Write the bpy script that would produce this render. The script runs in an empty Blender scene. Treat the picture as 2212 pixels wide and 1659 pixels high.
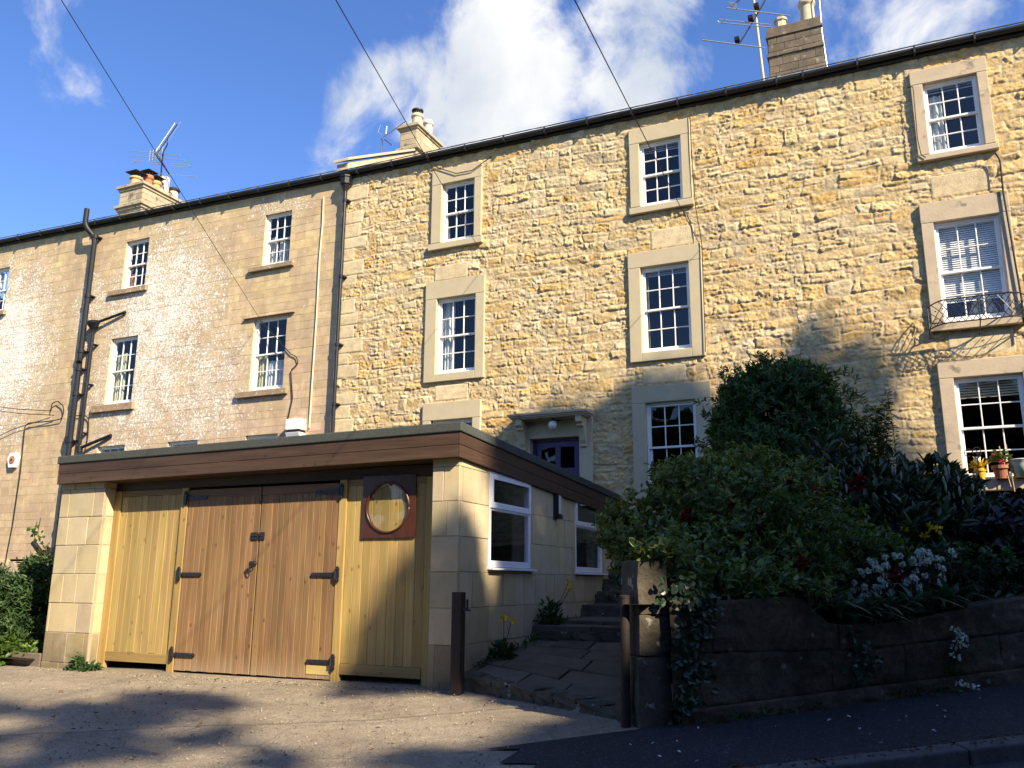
import bpy, math, random
import numpy as np
from mathutils import Vector, Matrix
R_ = math.radians
random.seed(7)
rng = np.random.default_rng(11)

# ------------------------------------------------------------------ camera, sky, sun, exposure
scene = bpy.context.scene
C = scene.collection
FPX, YAW, PITCH, ROLL = 1854.0, R_(-24.5201), R_(13.0316), R_(0.36)
IMW, IMH = 1106.0, 829.5
def _cam():
    cy, sy, cp, sp, cr, sr = math.cos(YAW), math.sin(YAW), math.cos(PITCH), math.sin(PITCH), math.cos(ROLL), math.sin(ROLL)
    fwd = np.array([sy*cp, cy*cp, sp]); right = np.array([cy, -sy, 0.0]); up = np.cross(right, fwd)
    return cr*right+sr*up, -sr*right+cr*up, fwd
RIGHT, UP, FWD = _cam()
cam = bpy.data.objects.new('camera', bpy.data.cameras.new('camera'))
C.objects.link(cam)
cam.data.sensor_width = 36.0
cam.data.lens = 36.0*FPX/2212.0
cam.data.clip_start = 0.05
cam.data.clip_end = 3000
cam.matrix_world = Matrix([[RIGHT[i], UP[i], -FWD[i], 0.0] for i in range(3)]+[[0, 0, 0, 1]])
scene.camera = cam

SUN = Vector((1.77, -1.0, 1.46)).normalized()
SUNE = math.asin(SUN.z)
sd = bpy.data.lights.new('sun', 'SUN'); sd.energy = 5.0; sd.angle = R_(0.6); sd.color = (1.0, 0.85, 0.655)
so = bpy.data.objects.new('sun', sd); C.objects.link(so)
so.rotation_euler = SUN.to_track_quat('Z', 'Y').to_euler(); so.location = SUN*40
scene.view_settings.view_transform = 'Standard'
scene.view_settings.look = 'None'
scene.view_settings.gamma = 1
scene.view_settings.exposure = 1.12

def px(x, y, Y=None, X=None, Z=None):
    """world point seen at measurement (x, y) of the survey, on the plane Y=, X= or Z="""
    d = RIGHT*((x-IMW)/FPX) + UP*(-(y-IMH)/FPX) + FWD
    t = Y/d[1] if Y is not None else (X/d[0] if X is not None else Z/d[2])
    return Vector(d*t)

world = bpy.data.worlds.new('World'); scene.world = world; world.use_nodes = True
def build_world():
    nt = world.node_tree; nt.nodes.clear()
    n = lambda t: nt.nodes.new(t)
    L = nt.links.new
    sky = n('ShaderNodeTexSky'); sky.sky_type = 'NISHITA'; sky.sun_disc = False
    sky.sun_elevation = SUNE; sky.sun_rotation = math.atan2(SUN.x, SUN.y)
    sky.air_density = 1.0; sky.dust_density = 0.4; sky.ozone_density = 2.0
    hs = n('ShaderNodeHueSaturation'); hs.inputs['Saturation'].default_value = 1.15; hs.inputs['Value'].default_value = 1.0
    L(sky.outputs[0], hs.inputs['Color'])
    tint = n('ShaderNodeMixRGB'); tint.blend_type = 'MULTIPLY'; tint.inputs[0].default_value = 1; tint.inputs[2].default_value = SKYTINT; L(hs.outputs[0], tint.inputs[1])
    tc = n('ShaderNodeTexCoord')
    # cloud banks: directions on the sky dome with angular radii
    banks = [(1120, 130, 240, .80), (930, 200, 150, .72), (1310, 110, 200, .74), (1100, 280, 190, .74), (810, 215, 110, .50), (940, 40, 90, .42), (1440, 130, 120, .50), (1050, 30, 150, .5),
             (1680, 50, 130, .42), (2080, 70, 220, .58), (1890, 190, 140, .42), (190, 60, 150, .42), (230, 170, 70, .12), (760, 360, 90, .42), (1460, 300, 160, .35), (2210, 10, 150, .6)]
    tot = None
    for (x, y, r, a) in banks:
        d = (RIGHT*((x-IMW)/FPX) + UP*(-(y-IMH)/FPX) + FWD); k = np.linalg.norm(d); d = d/k
        ang = r/FPX/k
        dot = n('ShaderNodeVectorMath'); dot.operation = 'DOT_PRODUCT'
        L(tc.outputs['Generated'], dot.inputs[0]); dot.inputs[1].default_value = tuple(d)
        mr = n('ShaderNodeMapRange'); mr.interpolation_type = 'SMOOTHSTEP'
        mr.inputs['From Min'].default_value = math.cos(ang*1.35); mr.inputs['From Max'].default_value = math.cos(ang*0.25)
        mr.inputs['To Min'].default_value = 0; mr.inputs['To Max'].default_value = a
        L(dot.outputs['Value'], mr.inputs['Value'])
        if tot is None: tot = mr.outputs[0]
        else:
            m = n('ShaderNodeMath'); m.operation = 'MAXIMUM'; L(tot, m.inputs[0]); L(mr.outputs[0], m.inputs[1]); tot = m.outputs[0]
    def noise(scale, det, rough, off, dist=0.0):
        mp = n('ShaderNodeMapping'); mp.inputs['Location'].default_value = off; L(tc.outputs['Generated'], mp.inputs[0])
        t = n('ShaderNodeTexNoise'); t.inputs['Scale'].default_value = scale; t.inputs['Detail'].default_value = det; t.inputs['Roughness'].default_value = rough
        t.inputs['Distortion'].default_value = dist
        L(mp.outputs[0], t.inputs['Vector']); return t.outputs['Fac']
    f1 = noise(8.5, 10, .60, (3.1, .7, 1.9), .35)
    # density = smoothstep(bank*k + noise)
    a = n('ShaderNodeMath'); a.operation = 'MULTIPLY_ADD'; L(f1, a.inputs[0]); a.inputs[1].default_value = 2.3; a.inputs[2].default_value = -1.38
    b = n('ShaderNodeMath'); b.operation = 'ADD'; L(tot, b.inputs[0]); L(a.outputs[0], b.inputs[1])
    den = n('ShaderNodeMapRange'); den.interpolation_type = 'SMOOTHSTEP'; L(b.outputs[0], den.inputs['Value'])
    den.inputs['From Min'].default_value = .10; den.inputs['From Max'].default_value = .70
    gate = n('ShaderNodeMapRange'); L(tot, gate.inputs['Value']); gate.inputs['From Min'].default_value = 0.0; gate.inputs['From Max'].default_value = .12
    den2 = n('ShaderNodeMath'); den2.operation = 'MULTIPLY'; L(den.outputs[0], den2.inputs[0]); L(gate.outputs[0], den2.inputs[1])
    # light and grey folds within the cloud
    f2 = noise(5.0, 6, .55, (7.3, 2.2, 4.0), .2)
    cr = n('ShaderNodeValToRGB'); L(f2, cr.inputs[0])
    cr.color_ramp.elements[0].position = .34; cr.color_ramp.elements[0].color = (.62, .69, .80, 1)
    cr.color_ramp.elements[1].position = .60; cr.color_ramp.elements[1].color = (1.0, 1.0, 1.0, 1)
    sc = n('ShaderNodeVectorMath'); sc.operation = 'SCALE'; L(cr.outputs[0], sc.inputs[0]); sc.inputs['Scale'].default_value = CLOUD
    mix = n('ShaderNodeMixRGB'); L(den2.outputs[0], mix.inputs[0]); L(tint.outputs[0], mix.inputs[1]); L(sc.outputs[0], mix.inputs[2])
    bg = n('ShaderNodeBackground'); L(mix.outputs[0], bg.inputs[0]); bg.inputs[1].default_value = SKYS
    out = n('ShaderNodeOutputWorld'); L(bg.outputs[0], out.inputs[0])
SKYS = 0.085
CLOUD = 5.6
SKYTINT = (.95, 1.0, 1.30, 1)
build_world()

# ------------------------------------------------------------------ object helpers
OFF = {}
def props(o, label=None, cat=None, group=None, kind=None):
    if label: o['label'] = label
    if cat: o['category'] = cat
    if group: o['group'] = group
    if kind: o['kind'] = kind
    return o
def thing(name, label, cat, loc=(0, 0, 0), group=None):
    o = bpy.data.objects.new(name, None); C.objects.link(o)
    o.location = loc; o.empty_display_size = .2; OFF[o.name] = Vector(loc)
    return props(o, label, cat, group)
def make_obj(name, V, F, mat, parent=None, col=None, smooth=False, bevel=0.0, facecol=None):
    V = np.asarray(V, dtype=np.float64).reshape(-1, 3)
    off = OFF[parent.name] if parent is not None else Vector((0, 0, 0))
    me = bpy.data.meshes.new(name)
    if isinstance(F, np.ndarray) and len(F) > 2000:
        m_, k_ = F.shape
        me.vertices.add(len(V)); me.vertices.foreach_set('co', (V-np.array(off)).astype(np.float32).ravel())
        me.loops.add(m_*k_); me.loops.foreach_set('vertex_index', F.astype(np.int32).ravel())
        me.polygons.add(m_); me.polygons.foreach_set('loop_start', np.arange(0, m_*k_, k_, dtype=np.int32)); me.polygons.foreach_set('loop_total', np.full(m_, k_, dtype=np.int32))
        me.update(calc_edges=True); me.validate()
    else: me.from_pydata((V-np.array(off)).tolist(), [], F if isinstance(F, list) else F.tolist())
    if col is not None:
        ca = me.color_attributes.new('Col', 'FLOAT_COLOR', 'POINT')
        c4 = np.ones((len(V), 4), dtype=np.float32); c4[:, :3] = np.asarray(col, dtype=np.float32).reshape(-1, 3)
        ca.data.foreach_set('color', c4.ravel())
    if smooth: me.polygons.foreach_set('use_smooth', [True]*len(me.polygons))
    me.materials.append(mat); me.update()
    o = bpy.data.objects.new(name, me); C.objects.link(o)
    if parent is not None: o.parent = parent
    OFF[o.name] = off
    if bevel > 0:
        b = o.modifiers.new('bevel', 'BEVEL'); b.width = bevel; b.segments = 2; b.limit_method = 'ANGLE'; b.angle_limit = R_(40)
    return o
class MB:
    def __init__(s): s.v = []; s.f = []; s.c = []
    def add(s, vs, fs, col=(1, 1, 1)):
        b = len(s.v); s.v += [tuple(p) for p in vs]; s.f += [[i+b for i in f] for f in fs]; s.c += [col]*len(vs); return s
    def box(s, x0, x1, y0, y1, z0, z1, col=(1, 1, 1)):
        return s.add([(x0, y0, z0), (x1, y0, z0), (x1, y1, z0), (x0, y1, z0), (x0, y0, z1), (x1, y0, z1), (x1, y1, z1), (x0, y1, z1)],
                     [(0, 3, 2, 1), (4, 5, 6, 7), (0, 1, 5, 4), (1, 2, 6, 5), (2, 3, 7, 6), (3, 0, 4, 7)], col)
    def hexa(s, p, col=(1, 1, 1)):   # 8 points: bottom ring then top ring
        return s.add(p, [(0, 3, 2, 1), (4, 5, 6, 7), (0, 1, 5, 4), (1, 2, 6, 5), (2, 3, 7, 6), (3, 0, 4, 7)], col)
    def beam(s, a, b, w, h=None, up=(0, 0, 1), col=(1, 1, 1)):
        a, b = Vector(a), Vector(b); h = h or w
        d = (b-a).normalized(); u = Vector(up)
        if abs(d.dot(u)) > .95: u = Vector((1, 0, 0))
        sx = d.cross(u).normalized(); uz = sx.cross(d).normalized()
        P = []
        for q in (a, b):
            P.append([q-sx*w/2-uz*h/2, q+sx*w/2-uz*h/2, q+sx*w/2+uz*h/2, q-sx*w/2+uz*h/2])
        return s.add(P[0]+P[1], [(0, 1, 2, 3)[::-1], (4, 5, 6, 7), (0, 1, 5, 4), (1, 2, 6, 5), (2, 3, 7, 6), (3, 0, 4, 7)], col)
    def tube(s, path, r, n=8, col=(1, 1, 1), cap=True):
        path = [Vector(p) for p in path]; m = len(path)
        rs = list(r) if hasattr(r, '__len__') else [r]*m
        t0 = (path[1]-path[0]).normalized(); u = Vector((0, 0, 1)) if abs(t0.z) < .9 else Vector((1, 0, 0))
        nrm = t0.cross(u).normalized(); vs = []
        for i, p in enumerate(path):
            t = ((path[min(i+1, m-1)]-path[max(i-1, 0)])).normalized()
            nrm = (nrm-t*nrm.dot(t)).normalized(); bn = t.cross(nrm)
            for k in range(n):
                a = 2*math.pi*k/n; vs.append(p+(nrm*math.cos(a)+bn*math.sin(a))*rs[i])
        fs = []
        for i in range(m-1):
            for k in range(n):
                fs.append((i*n+k, i*n+(k+1) % n, (i+1)*n+(k+1) % n, (i+1)*n+k))
        if cap: fs.append(tuple(range(n))[::-1]); fs.append(tuple((m-1)*n+k for k in range(n)))
        return s.add(vs, fs, col)
    def lathe(s, prof, c, n=16, col=(1, 1, 1), axis='z', sq=1.0):
        c = Vector(c); vs = []
        for (r, z) in prof:
            for k in range(n):
                a = 2*math.pi*(k+.5)/n
                q = (r*math.cos(a), r*math.sin(a)*sq, z)
                if axis == 'y': q = (q[0], z, q[1])
                if axis == 'x': q = (z, q[0], q[1])
                vs.append(c+Vector(q))
        fs = []
        for i in range(len(prof)-1):
            for k in range(n): fs.append((i*n+k, i*n+(k+1) % n, (i+1)*n+(k+1) % n, (i+1)*n+k))
        fs.append(tuple(range(n))[::-1]); fs.append(tuple((len(prof)-1)*n+k for k in range(n)))
        return s.add(vs, fs, col)
    def prism(s, poly, lo, hi, axis='y', col=(1, 1, 1)):
        n = len(poly)
        def P(q, t):
            return {'y': (q[0], t, q[1]), 'x': (t, q[0], q[1]), 'z': (q[0], q[1], t)}[axis]
        vs = [P(q, lo) for q in poly]+[P(q, hi) for q in poly]
        fs = [tuple(range(n))[::-1], tuple(range(n, 2*n))]+[(i, (i+1) % n, n+(i+1) % n, n+i) for i in range(n)]
        return s.add(vs, fs, col)
    def stone(s, c, sx, sy, sz, seed, col=(1, 1, 1), rot=0.0, rough=.14):
        r = np.random.default_rng(seed); n = 4
        g = np.linspace(-1, 1, n+1); idx = {}; vs = []; fs = []
        def vid(p):
            k = tuple(np.round(p, 4))
            if k not in idx: idx[k] = len(vs); vs.append(np.array(p, float))
            return idx[k]
        for ax in range(3):
            for sg in (-1, 1):
                for i in range(n):
                    for j in range(n):
                        q = []
                        for (a, b) in ((i, j), (i+1, j), (i+1, j+1), (i, j+1)):
                            p = [0, 0, 0]; p[ax] = sg; p[(ax+1) % 3] = g[a]; p[(ax+2) % 3] = g[b]; q.append(vid(p))
                        fs.append(q if sg > 0 else q[::-1])
        V = np.array(vs); nrm = V/np.linalg.norm(V, axis=1, keepdims=True)
        V = V*.72+nrm*.42
        ph = r.uniform(0, 6, (4, 3)); fq = r.uniform(1.2, 4.0, (4, 3))
        dsp = sum(np.sin((V*fq[k]).sum(1)+ph[k].sum()) for k in range(4))/4
        V = V*(1+rough*dsp[:, None])+r.normal(0, .03, V.shape)
        V = V*np.array([sx, sy, sz])/2
        cr, sr = math.cos(rot), math.sin(rot)
        V = np.stack([V[:, 0]*cr-V[:, 1]*sr, V[:, 0]*sr+V[:, 1]*cr, V[:, 2]], 1)+np.array(c)
        return s.add([tuple(p) for p in V], fs, col)
    def build(s, name, mat, parent=None, smooth=False, bevel=0.0):
        return make_obj(name, s.v, s.f, mat, parent, s.c, smooth, bevel)
def arc(p0, p1, p2, n=8):
    p0, p1, p2 = Vector(p0), Vector(p1), Vector(p2)
    return [p0*(1-t)**2+p1*2*t*(1-t)+p2*t*t for t in np.linspace(0, 1, n)]
def sag(a, b, d, n=24):
    a, b = Vector(a), Vector(b)
    return [a.lerp(b, t)-Vector((0, 0, 4*d*t*(1-t))) for t in np.linspace(0, 1, n)]

# ------------------------------------------------------------------ numpy noise
_perm = rng.permutation(4096); _val = rng.random(4096)
def vnoise(x, y, seed=0):
    xi = np.floor(x).astype(int); yi = np.floor(y).astype(int); fx = x-xi; fy = y-yi
    fx = fx*fx*(3-2*fx); fy = fy*fy*(3-2*fy)
    h = lambda a, b: _val[_perm[(_perm[(a+seed*57) & 4095]+b) & 4095]]
    return (h(xi, yi)*(1-fx)+h(xi+1, yi)*fx)*(1-fy)+(h(xi, yi+1)*(1-fx)+h(xi+1, yi+1)*fx)*fy
def fbm(x, y, seed=0, o=4):
    t = 0; a = .5; n = 0
    for k in range(o):
        t = t+a*vnoise(x*2**k, y*2**k, seed+k*7); n += a; a *= .5
    return t/n
def sstep(a, b, x):
    t = np.clip((x-a)/(b-a), 0, 1); return t*t*(3-2*t)

# ------------------------------------------------------------------ materials
MATS = {}
class NT:
    def __init__(s, name):
        s.m = bpy.data.materials.new(name); s.m.use_nodes = True; s.t = s.m.node_tree
        s.b = s.t.nodes['Principled BSDF']; s.out = s.t.nodes['Material Output']; MATS[name] = s.m
    def n(s, ty, **kw):
        q = s.t.nodes.new(ty)
        for k, v in kw.items(): setattr(q, k, v)
        return q
    def L(s, a, b): s.t.links.new(a, b)
    def coord(s, scale=(1, 1, 1), loc=(0, 0, 0)):
        tc = s.n('ShaderNodeTexCoord'); mp = s.n('ShaderNodeMapping'); s.L(tc.outputs['Object'], mp.inputs[0])
        mp.inputs['Scale'].default_value = scale; mp.inputs['Location'].default_value = loc; return mp.outputs[0]
    def noise(s, vec, scale, det=5, rough=.55, dist=0.0):
        t = s.n('ShaderNodeTexNoise'); t.inputs['Scale'].default_value = scale; t.inputs['Detail'].default_value = det
        t.inputs['Roughness'].default_value = rough; t.inputs['Distortion'].default_value = dist; s.L(vec, t.inputs['Vector']); return t.outputs['Fac']
    def vor(s, vec, scale, feat='F1', rnd=1.0):
        t = s.n('ShaderNodeTexVoronoi'); t.feature = feat; t.inputs['Scale'].default_value = scale; t.inputs['Randomness'].default_value = rnd; s.L(vec, t.inputs['Vector'])
        return t.outputs['Distance'], (t.outputs['Color'] if feat == 'F1' else None)
    def ramp(s, fac, stops):
        r = s.n('ShaderNodeValToRGB'); s.L(fac, r.inputs[0]); e = r.color_ramp.elements
        while len(e) < len(stops): e.new(.5)
        for q, (p, c) in zip(e, stops):
            q.position = p; q.color = (c, c, c, 1) if not hasattr(c, '__len__') else (*c, 1)
        return r.outputs[0]
    def mix(s, fac, a, b, mode='MIX'):
        m = s.n('ShaderNodeMixRGB', blend_type=mode)
        for i, q in ((0, fac), (1, a), (2, b)):
            if hasattr(q, 'links'): s.L(q, m.inputs[i])
            elif i == 0: m.inputs[0].default_value = q
            else: m.inputs[i].default_value = (*q, 1) if hasattr(q, '__len__') else (q, q, q, 1)
        return m.outputs[0]
    def math(s, op, a, b):
        m = s.n('ShaderNodeMath', operation=op)
        for i, q in ((0, a), (1, b)):
            if hasattr(q, 'links'): s.L(q, m.inputs[i])
            else: m.inputs[i].default_value = q
        return m.outputs[0]
    def attr(s):
        a = s.n('ShaderNodeVertexColor'); a.layer_name = 'Col'; return a.outputs['Color']
    def col(s, c):
        if hasattr(c, 'links'): s.L(c, s.b.inputs['Base Color'])
        else: s.b.inputs['Base Color'].default_value = (*c, 1)
    def bump(s, h, strength=.5, dist=.01, prev=None):
        b = s.n('ShaderNodeBump'); b.inputs['Strength'].default_value = strength; b.inputs['Distance'].default_value = dist
        s.L(h, b.inputs['Height'])
        if prev is not None: s.L(prev, b.inputs['Normal'])
        s.L(b.outputs[0], s.b.inputs['Normal']); return b.outputs[0]
    def fin(s, rough=.85, spec=.3, metal=0.0):
        s.b.inputs['Roughness'].default_value = rough; s.b.inputs['Specular IOR Level'].default_value = spec; s.b.inputs['Metallic'].default_value = metal
        return s.m

def simple(name, c1, c2=None, scale=6, rough=.8, spec=.3, bump=.15, bdist=.004, metal=0.0, attr=False, stretch=(1, 1, 1), spots=None, det=6):
    k = NT(name); v = k.coord(stretch)
    nz = k.noise(v, scale, det, .6)
    c2 = c2 or tuple(q*.8 for q in c1)
    c = k.mix(k.ramp(nz, [(.3, 0.0), (.7, 1.0)]), c1, c2)
    if spots:
        sn = k.noise(v, spots[1], 4, .6); c = k.mix(k.ramp(sn, [(spots[2], 0.0), (spots[2]+.06, 1.0)]), c, spots[0])
    if attr: c = k.mix(1.0, k.attr(), c, 'MULTIPLY')
    k.col(c)
    if bump: k.bump(k.noise(v, scale*6, 4, .6), bump, bdist)
    return k.fin(rough, spec, metal)

def m_rubble():
    k = NT('rubble_stone'); v = k.coord()
    n1 = k.noise(v, 9, 8, .65); n2 = k.noise(v, 45, 6, .7)
    c = k.mix(1.0, k.attr(), k.ramp(n1, [(.25, .70), (.5, 1.0), (.75, 1.18)]), 'MULTIPLY')
    c = k.mix(1.0, c, k.ramp(n2, [(.3, .78), (.6, 1.08)]), 'MULTIPLY')
    # grey weathering patches and pale lichen flecks
    w = k.noise(v, 1.1, 6, .6)
    c = k.mix(k.ramp(w, [(.55, 0.0), (.75, .35)]), c, (.30, .27, .21))
    d, _ = k.vor(v, 16); fl = k.noise(v, 3.5, 4, .6)
    fm = k.math('MULTIPLY', k.ramp(d, [(.10, 1.0), (.2, 0.0)]), k.ramp(fl, [(.58, 0.0), (.66, .7)]))
    c = k.mix(fm, c, (.60, .56, .46))
    k.col(c)
    vs = k.coord((60, 60, 9)); comb = k.noise(vs, 1.0, 4, .6)
    b1 = k.bump(n2, .55, .012); b2 = k.bump(comb, .28, .010, b1)
    return k.fin(.92, .15)
def m_ashlar():
    k = NT('ashlar_stone'); v = k.coord(); 
    n1 = k.noise(v, 1.3, 7, .62); n2 = k.noise(v, 30, 6, .7); n3 = k.noise(v, 6, 6, .6)
    c = k.mix(1.0, k.attr(), k.ramp(n3, [(.25, .74), (.75, 1.16)]), 'MULTIPLY')
    c = k.mix(k.ramp(n1, [(.45, 0.0), (.70, .7)]), c, (.42, .30, .19))
    n4 = k.noise(k.coord((1, 1, .45), (3, 0, 1)), 1.7, 8, .7); c = k.mix(k.ramp(n4, [(.47, 0.0), (.64, .75)]), c, (.37, .275, .185))
    def blob(cx, cz, rx, rz, a):
        tc = k.n('ShaderNodeTexCoord'); mp = k.n('ShaderNodeMapping'); k.L(tc.outputs['Object'], mp.inputs[0])
        mp.vector_type = 'POINT'; mp.inputs['Location'].default_value = (-cx/rx, 0, -cz/rz); mp.inputs['Scale'].default_value = (1/rx, 0, 1/rz)
        ln = k.n('ShaderNodeVectorMath', operation='LENGTH'); k.L(mp.outputs[0], ln.inputs[0])
        return k.ramp(ln.outputs['Value'], [(.25, a), (1.0, 0.0)])
    # areas of pale lichen and a brown weathered streak: they belong to the stone
    area = None
    for q in ASH_LICHEN:
        b = blob(*q); area = b if area is None else k.mix(1.0, area, b, 'LIGHTEN')
    wash = k.math('MULTIPLY', k.ramp(area, [(.12, 0.0), (.62, 1.0)]), k.ramp(k.noise(v, 3.2, 8, .7), [(.36, .0), (.66, .75)]))
    c = k.mix(wash, c, (.68, .60, .44))
    ln = k.noise(v, 15.0, 7, .72, .5)
    big = k.noise(v, 2.1, 5, .6)
    lm = k.math('ADD', k.math('ADD', area, k.math('MULTIPLY', k.math('SUBTRACT', big, .5), 1.1)), k.math('MULTIPLY', k.math('SUBTRACT', ln, .5), 3.4))
    lm = k.ramp(lm, [(.54, 0.0), (.62, 1.0)])
    c = k.mix(k.math('MULTIPLY', lm, .9), c, k.mix(k.ramp(n2, [(.35, 0.0), (.6, 1.0)]), (.70, .65, .54), (.90, .89, .84)))
    # coarse crusts with dark pits inside the areas
    pit = k.ramp(k.noise(v, 26, 7, .75), [(.40, 1.0), (.47, 0.0)])
    c = k.mix(k.math('MULTIPLY', pit, k.math('MULTIPLY', k.ramp(area, [(.1, 0.0), (.4, 1.0)]), .85)), c, (.22, .165, .10))
    d, _ = k.vor(v, 13); spot = k.math('MULTIPLY', k.ramp(d, [(.10, 1.0), (.17, 0.0)]), k.ramp(area, [(.15, 0.0), (.4, .9)]))
    c = k.mix(spot, c, (.72, .66, .55))
    k.col(c)
    b1 = k.bump(n2, .45, .006); k.bump(lm, .35, .006, b1)
    return k.fin(.92, .15)
def m_block(name, dirt=(.22, .18, .11), amt=.5):
    k = NT(name); v = k.coord(); n3 = k.noise(v, 3.2, 7, .6); n2 = k.noise(v, 70, 5, .7)
    c = k.mix(1.0, k.attr(), k.ramp(n3, [(.25, .86), (.75, 1.10)]), 'MULTIPLY')
    c = k.mix(1.0, c, k.ramp(n2, [(.3, .90), (.7, 1.06)]), 'MULTIPLY')
    st = k.noise(k.coord((3, 3, .8)), 1.6, 6, .6)
    c = k.mix(k.ramp(st, [(.56, 0.0), (.74, amt)]), c, dirt)
    sp = k.n('ShaderNodeSeparateXYZ'); k.L(v, sp.inputs[0])   # splashed, greenish foot of the wall
    lo = k.math('ADD', k.math('MULTIPLY', sp.outputs[2], -1.0), k.math('MULTIPLY', k.math('SUBTRACT', k.noise(v, 4.0, 6, .65), .5), .9))
    c = k.mix(k.ramp(k.math('ADD', lo, .42), [(.0, 0.0), (.42, .62)]), c, (.13, .11, .075))
    ed = k.noise(v, 1.4, 8, .7); c = k.mix(k.ramp(ed, [(.52, 0.0), (.66, .35)]), c, (.56, .50, .38))
    k.col(c); b = k.bump(n2, .3, .003); k.bump(n3, .4, .012, b)
    return k.fin(.9, .15)
def m_wood(name, base, dark, axis='z', knots=True, rough=.6, spec=.35, gs=1.0, bleach=None):
    k = NT(name)
    st = {'z': (38, 38, 1.4), 'x': (1.4, 38, 38), 'y': (38, 1.4, 38)}[axis]
    v = k.coord(tuple(q*gs for q in st)); g = k.noise(v, 1.0, 7, .62, .6)
    st2 = {'z': (9, 9, .7), 'x': (.7, 9, 9), 'y': (9, .7, 9)}[axis]
    g2 = k.noise(k.coord(st2), 1.0, 4, .55, .5)
    c = k.mix(k.ramp(g, [(.3, 0.0), (.72, 1.0)]), base, dark)
    c = k.mix(1.0, c, k.ramp(g2, [(.3, .76), (.7, 1.16)]), 'MULTIPLY')
    if knots:
        st3 = {'z': (11, 11, 7.0), 'x': (7.0, 11, 11), 'y': (11, 7.0, 11)}[axis]
        d, cc = k.vor(k.coord(st3), 1.0)
        sep = k.n('ShaderNodeSeparateColor'); k.L(cc, sep.inputs[0])
        sel = k.ramp(sep.outputs[0], [(.66, 0.0), (.68, 1.0)])
        kn = k.math('MULTIPLY', k.ramp(d, [(.09, 1.0), (.15, .45), (.24, 0.0)]), sel)
        c = k.mix(k.math('MULTIPLY', kn, .75), c, tuple(q*.42 for q in dark))
    c = k.mix(1.0, c, k.attr(), 'MULTIPLY')
    if bleach:   # splashed and greyed lower ends of the boards
        sp = k.n('ShaderNodeSeparateXYZ'); k.L(k.coord(), sp.inputs[0])
        lo = k.math('ADD', k.math('MULTIPLY', sp.outputs[2], -1.0), k.math('MULTIPLY', k.noise(k.coord((14, 14, 2)), 1.0, 5, .6), .55))
        c = k.mix(k.ramp(lo, [(0.0, 0.0), (.34, .8)]), c, bleach)
    k.col(c); k.bump(g, .25, .003)
    return k.fin(rough, spec)
def m_glass():
    k = NT('window_glass'); t = k.t; t.nodes.remove(k.b)
    tr = k.n('ShaderNodeBsdfTransparent'); tr.inputs[0].default_value = (.92, .95, .94, 1)
    gl = k.n('ShaderNodeBsdfGlossy'); gl.inputs['Roughness'].default_value = .015; gl.inputs[0].default_value = (1, 1, 1, 1)
    lw = k.n('ShaderNodeLayerWeight'); lw.inputs[0].default_value = .5
    fr_ = k.math('ADD', k.math('MULTIPLY', k.math('POWER', lw.outputs['Facing'], 4.0), .9), .055)
    mx = k.n('ShaderNodeMixShader'); k.L(fr_, mx.inputs[0]); k.L(tr.outputs[0], mx.inputs[1]); k.L(gl.outputs[0], mx.inputs[2])
    v = k.coord(); b = k.n('ShaderNodeBump'); b.inputs['Strength'].default_value = .12; b.inputs['Distance'].default_value = .02
    k.L(k.noise(v, 2.2, 2, .5), b.inputs['Height']); k.L(b.outputs[0], gl.inputs['Normal'])
    k.L(mx.outputs[0], k.out.inputs[0]); return k.m
def m_leaf(name, c1, c2, rough=.45, spec=.4, trans=.35):
    k = NT(name); c = k.mix(1.0, k.mix(k.noise(k.coord(), 3.0, 3, .5), c1, c2), k.attr(), 'MULTIPLY'); k.col(c)
    k.fin(rough, spec)
    tl = k.n('ShaderNodeBsdfTranslucent'); k.L(k.mix(1.0, c, (1.1, 1.25, .55), 'MULTIPLY'), tl.inputs[0])
    mx = k.n('ShaderNodeMixShader'); mx.inputs[0].default_value = trans
    k.L(k.b.outputs[0], mx.inputs[1]); k.L(tl.outputs[0], mx.inputs[2]); k.L(mx.outputs[0], k.out.inputs[0]); return k.m
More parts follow.
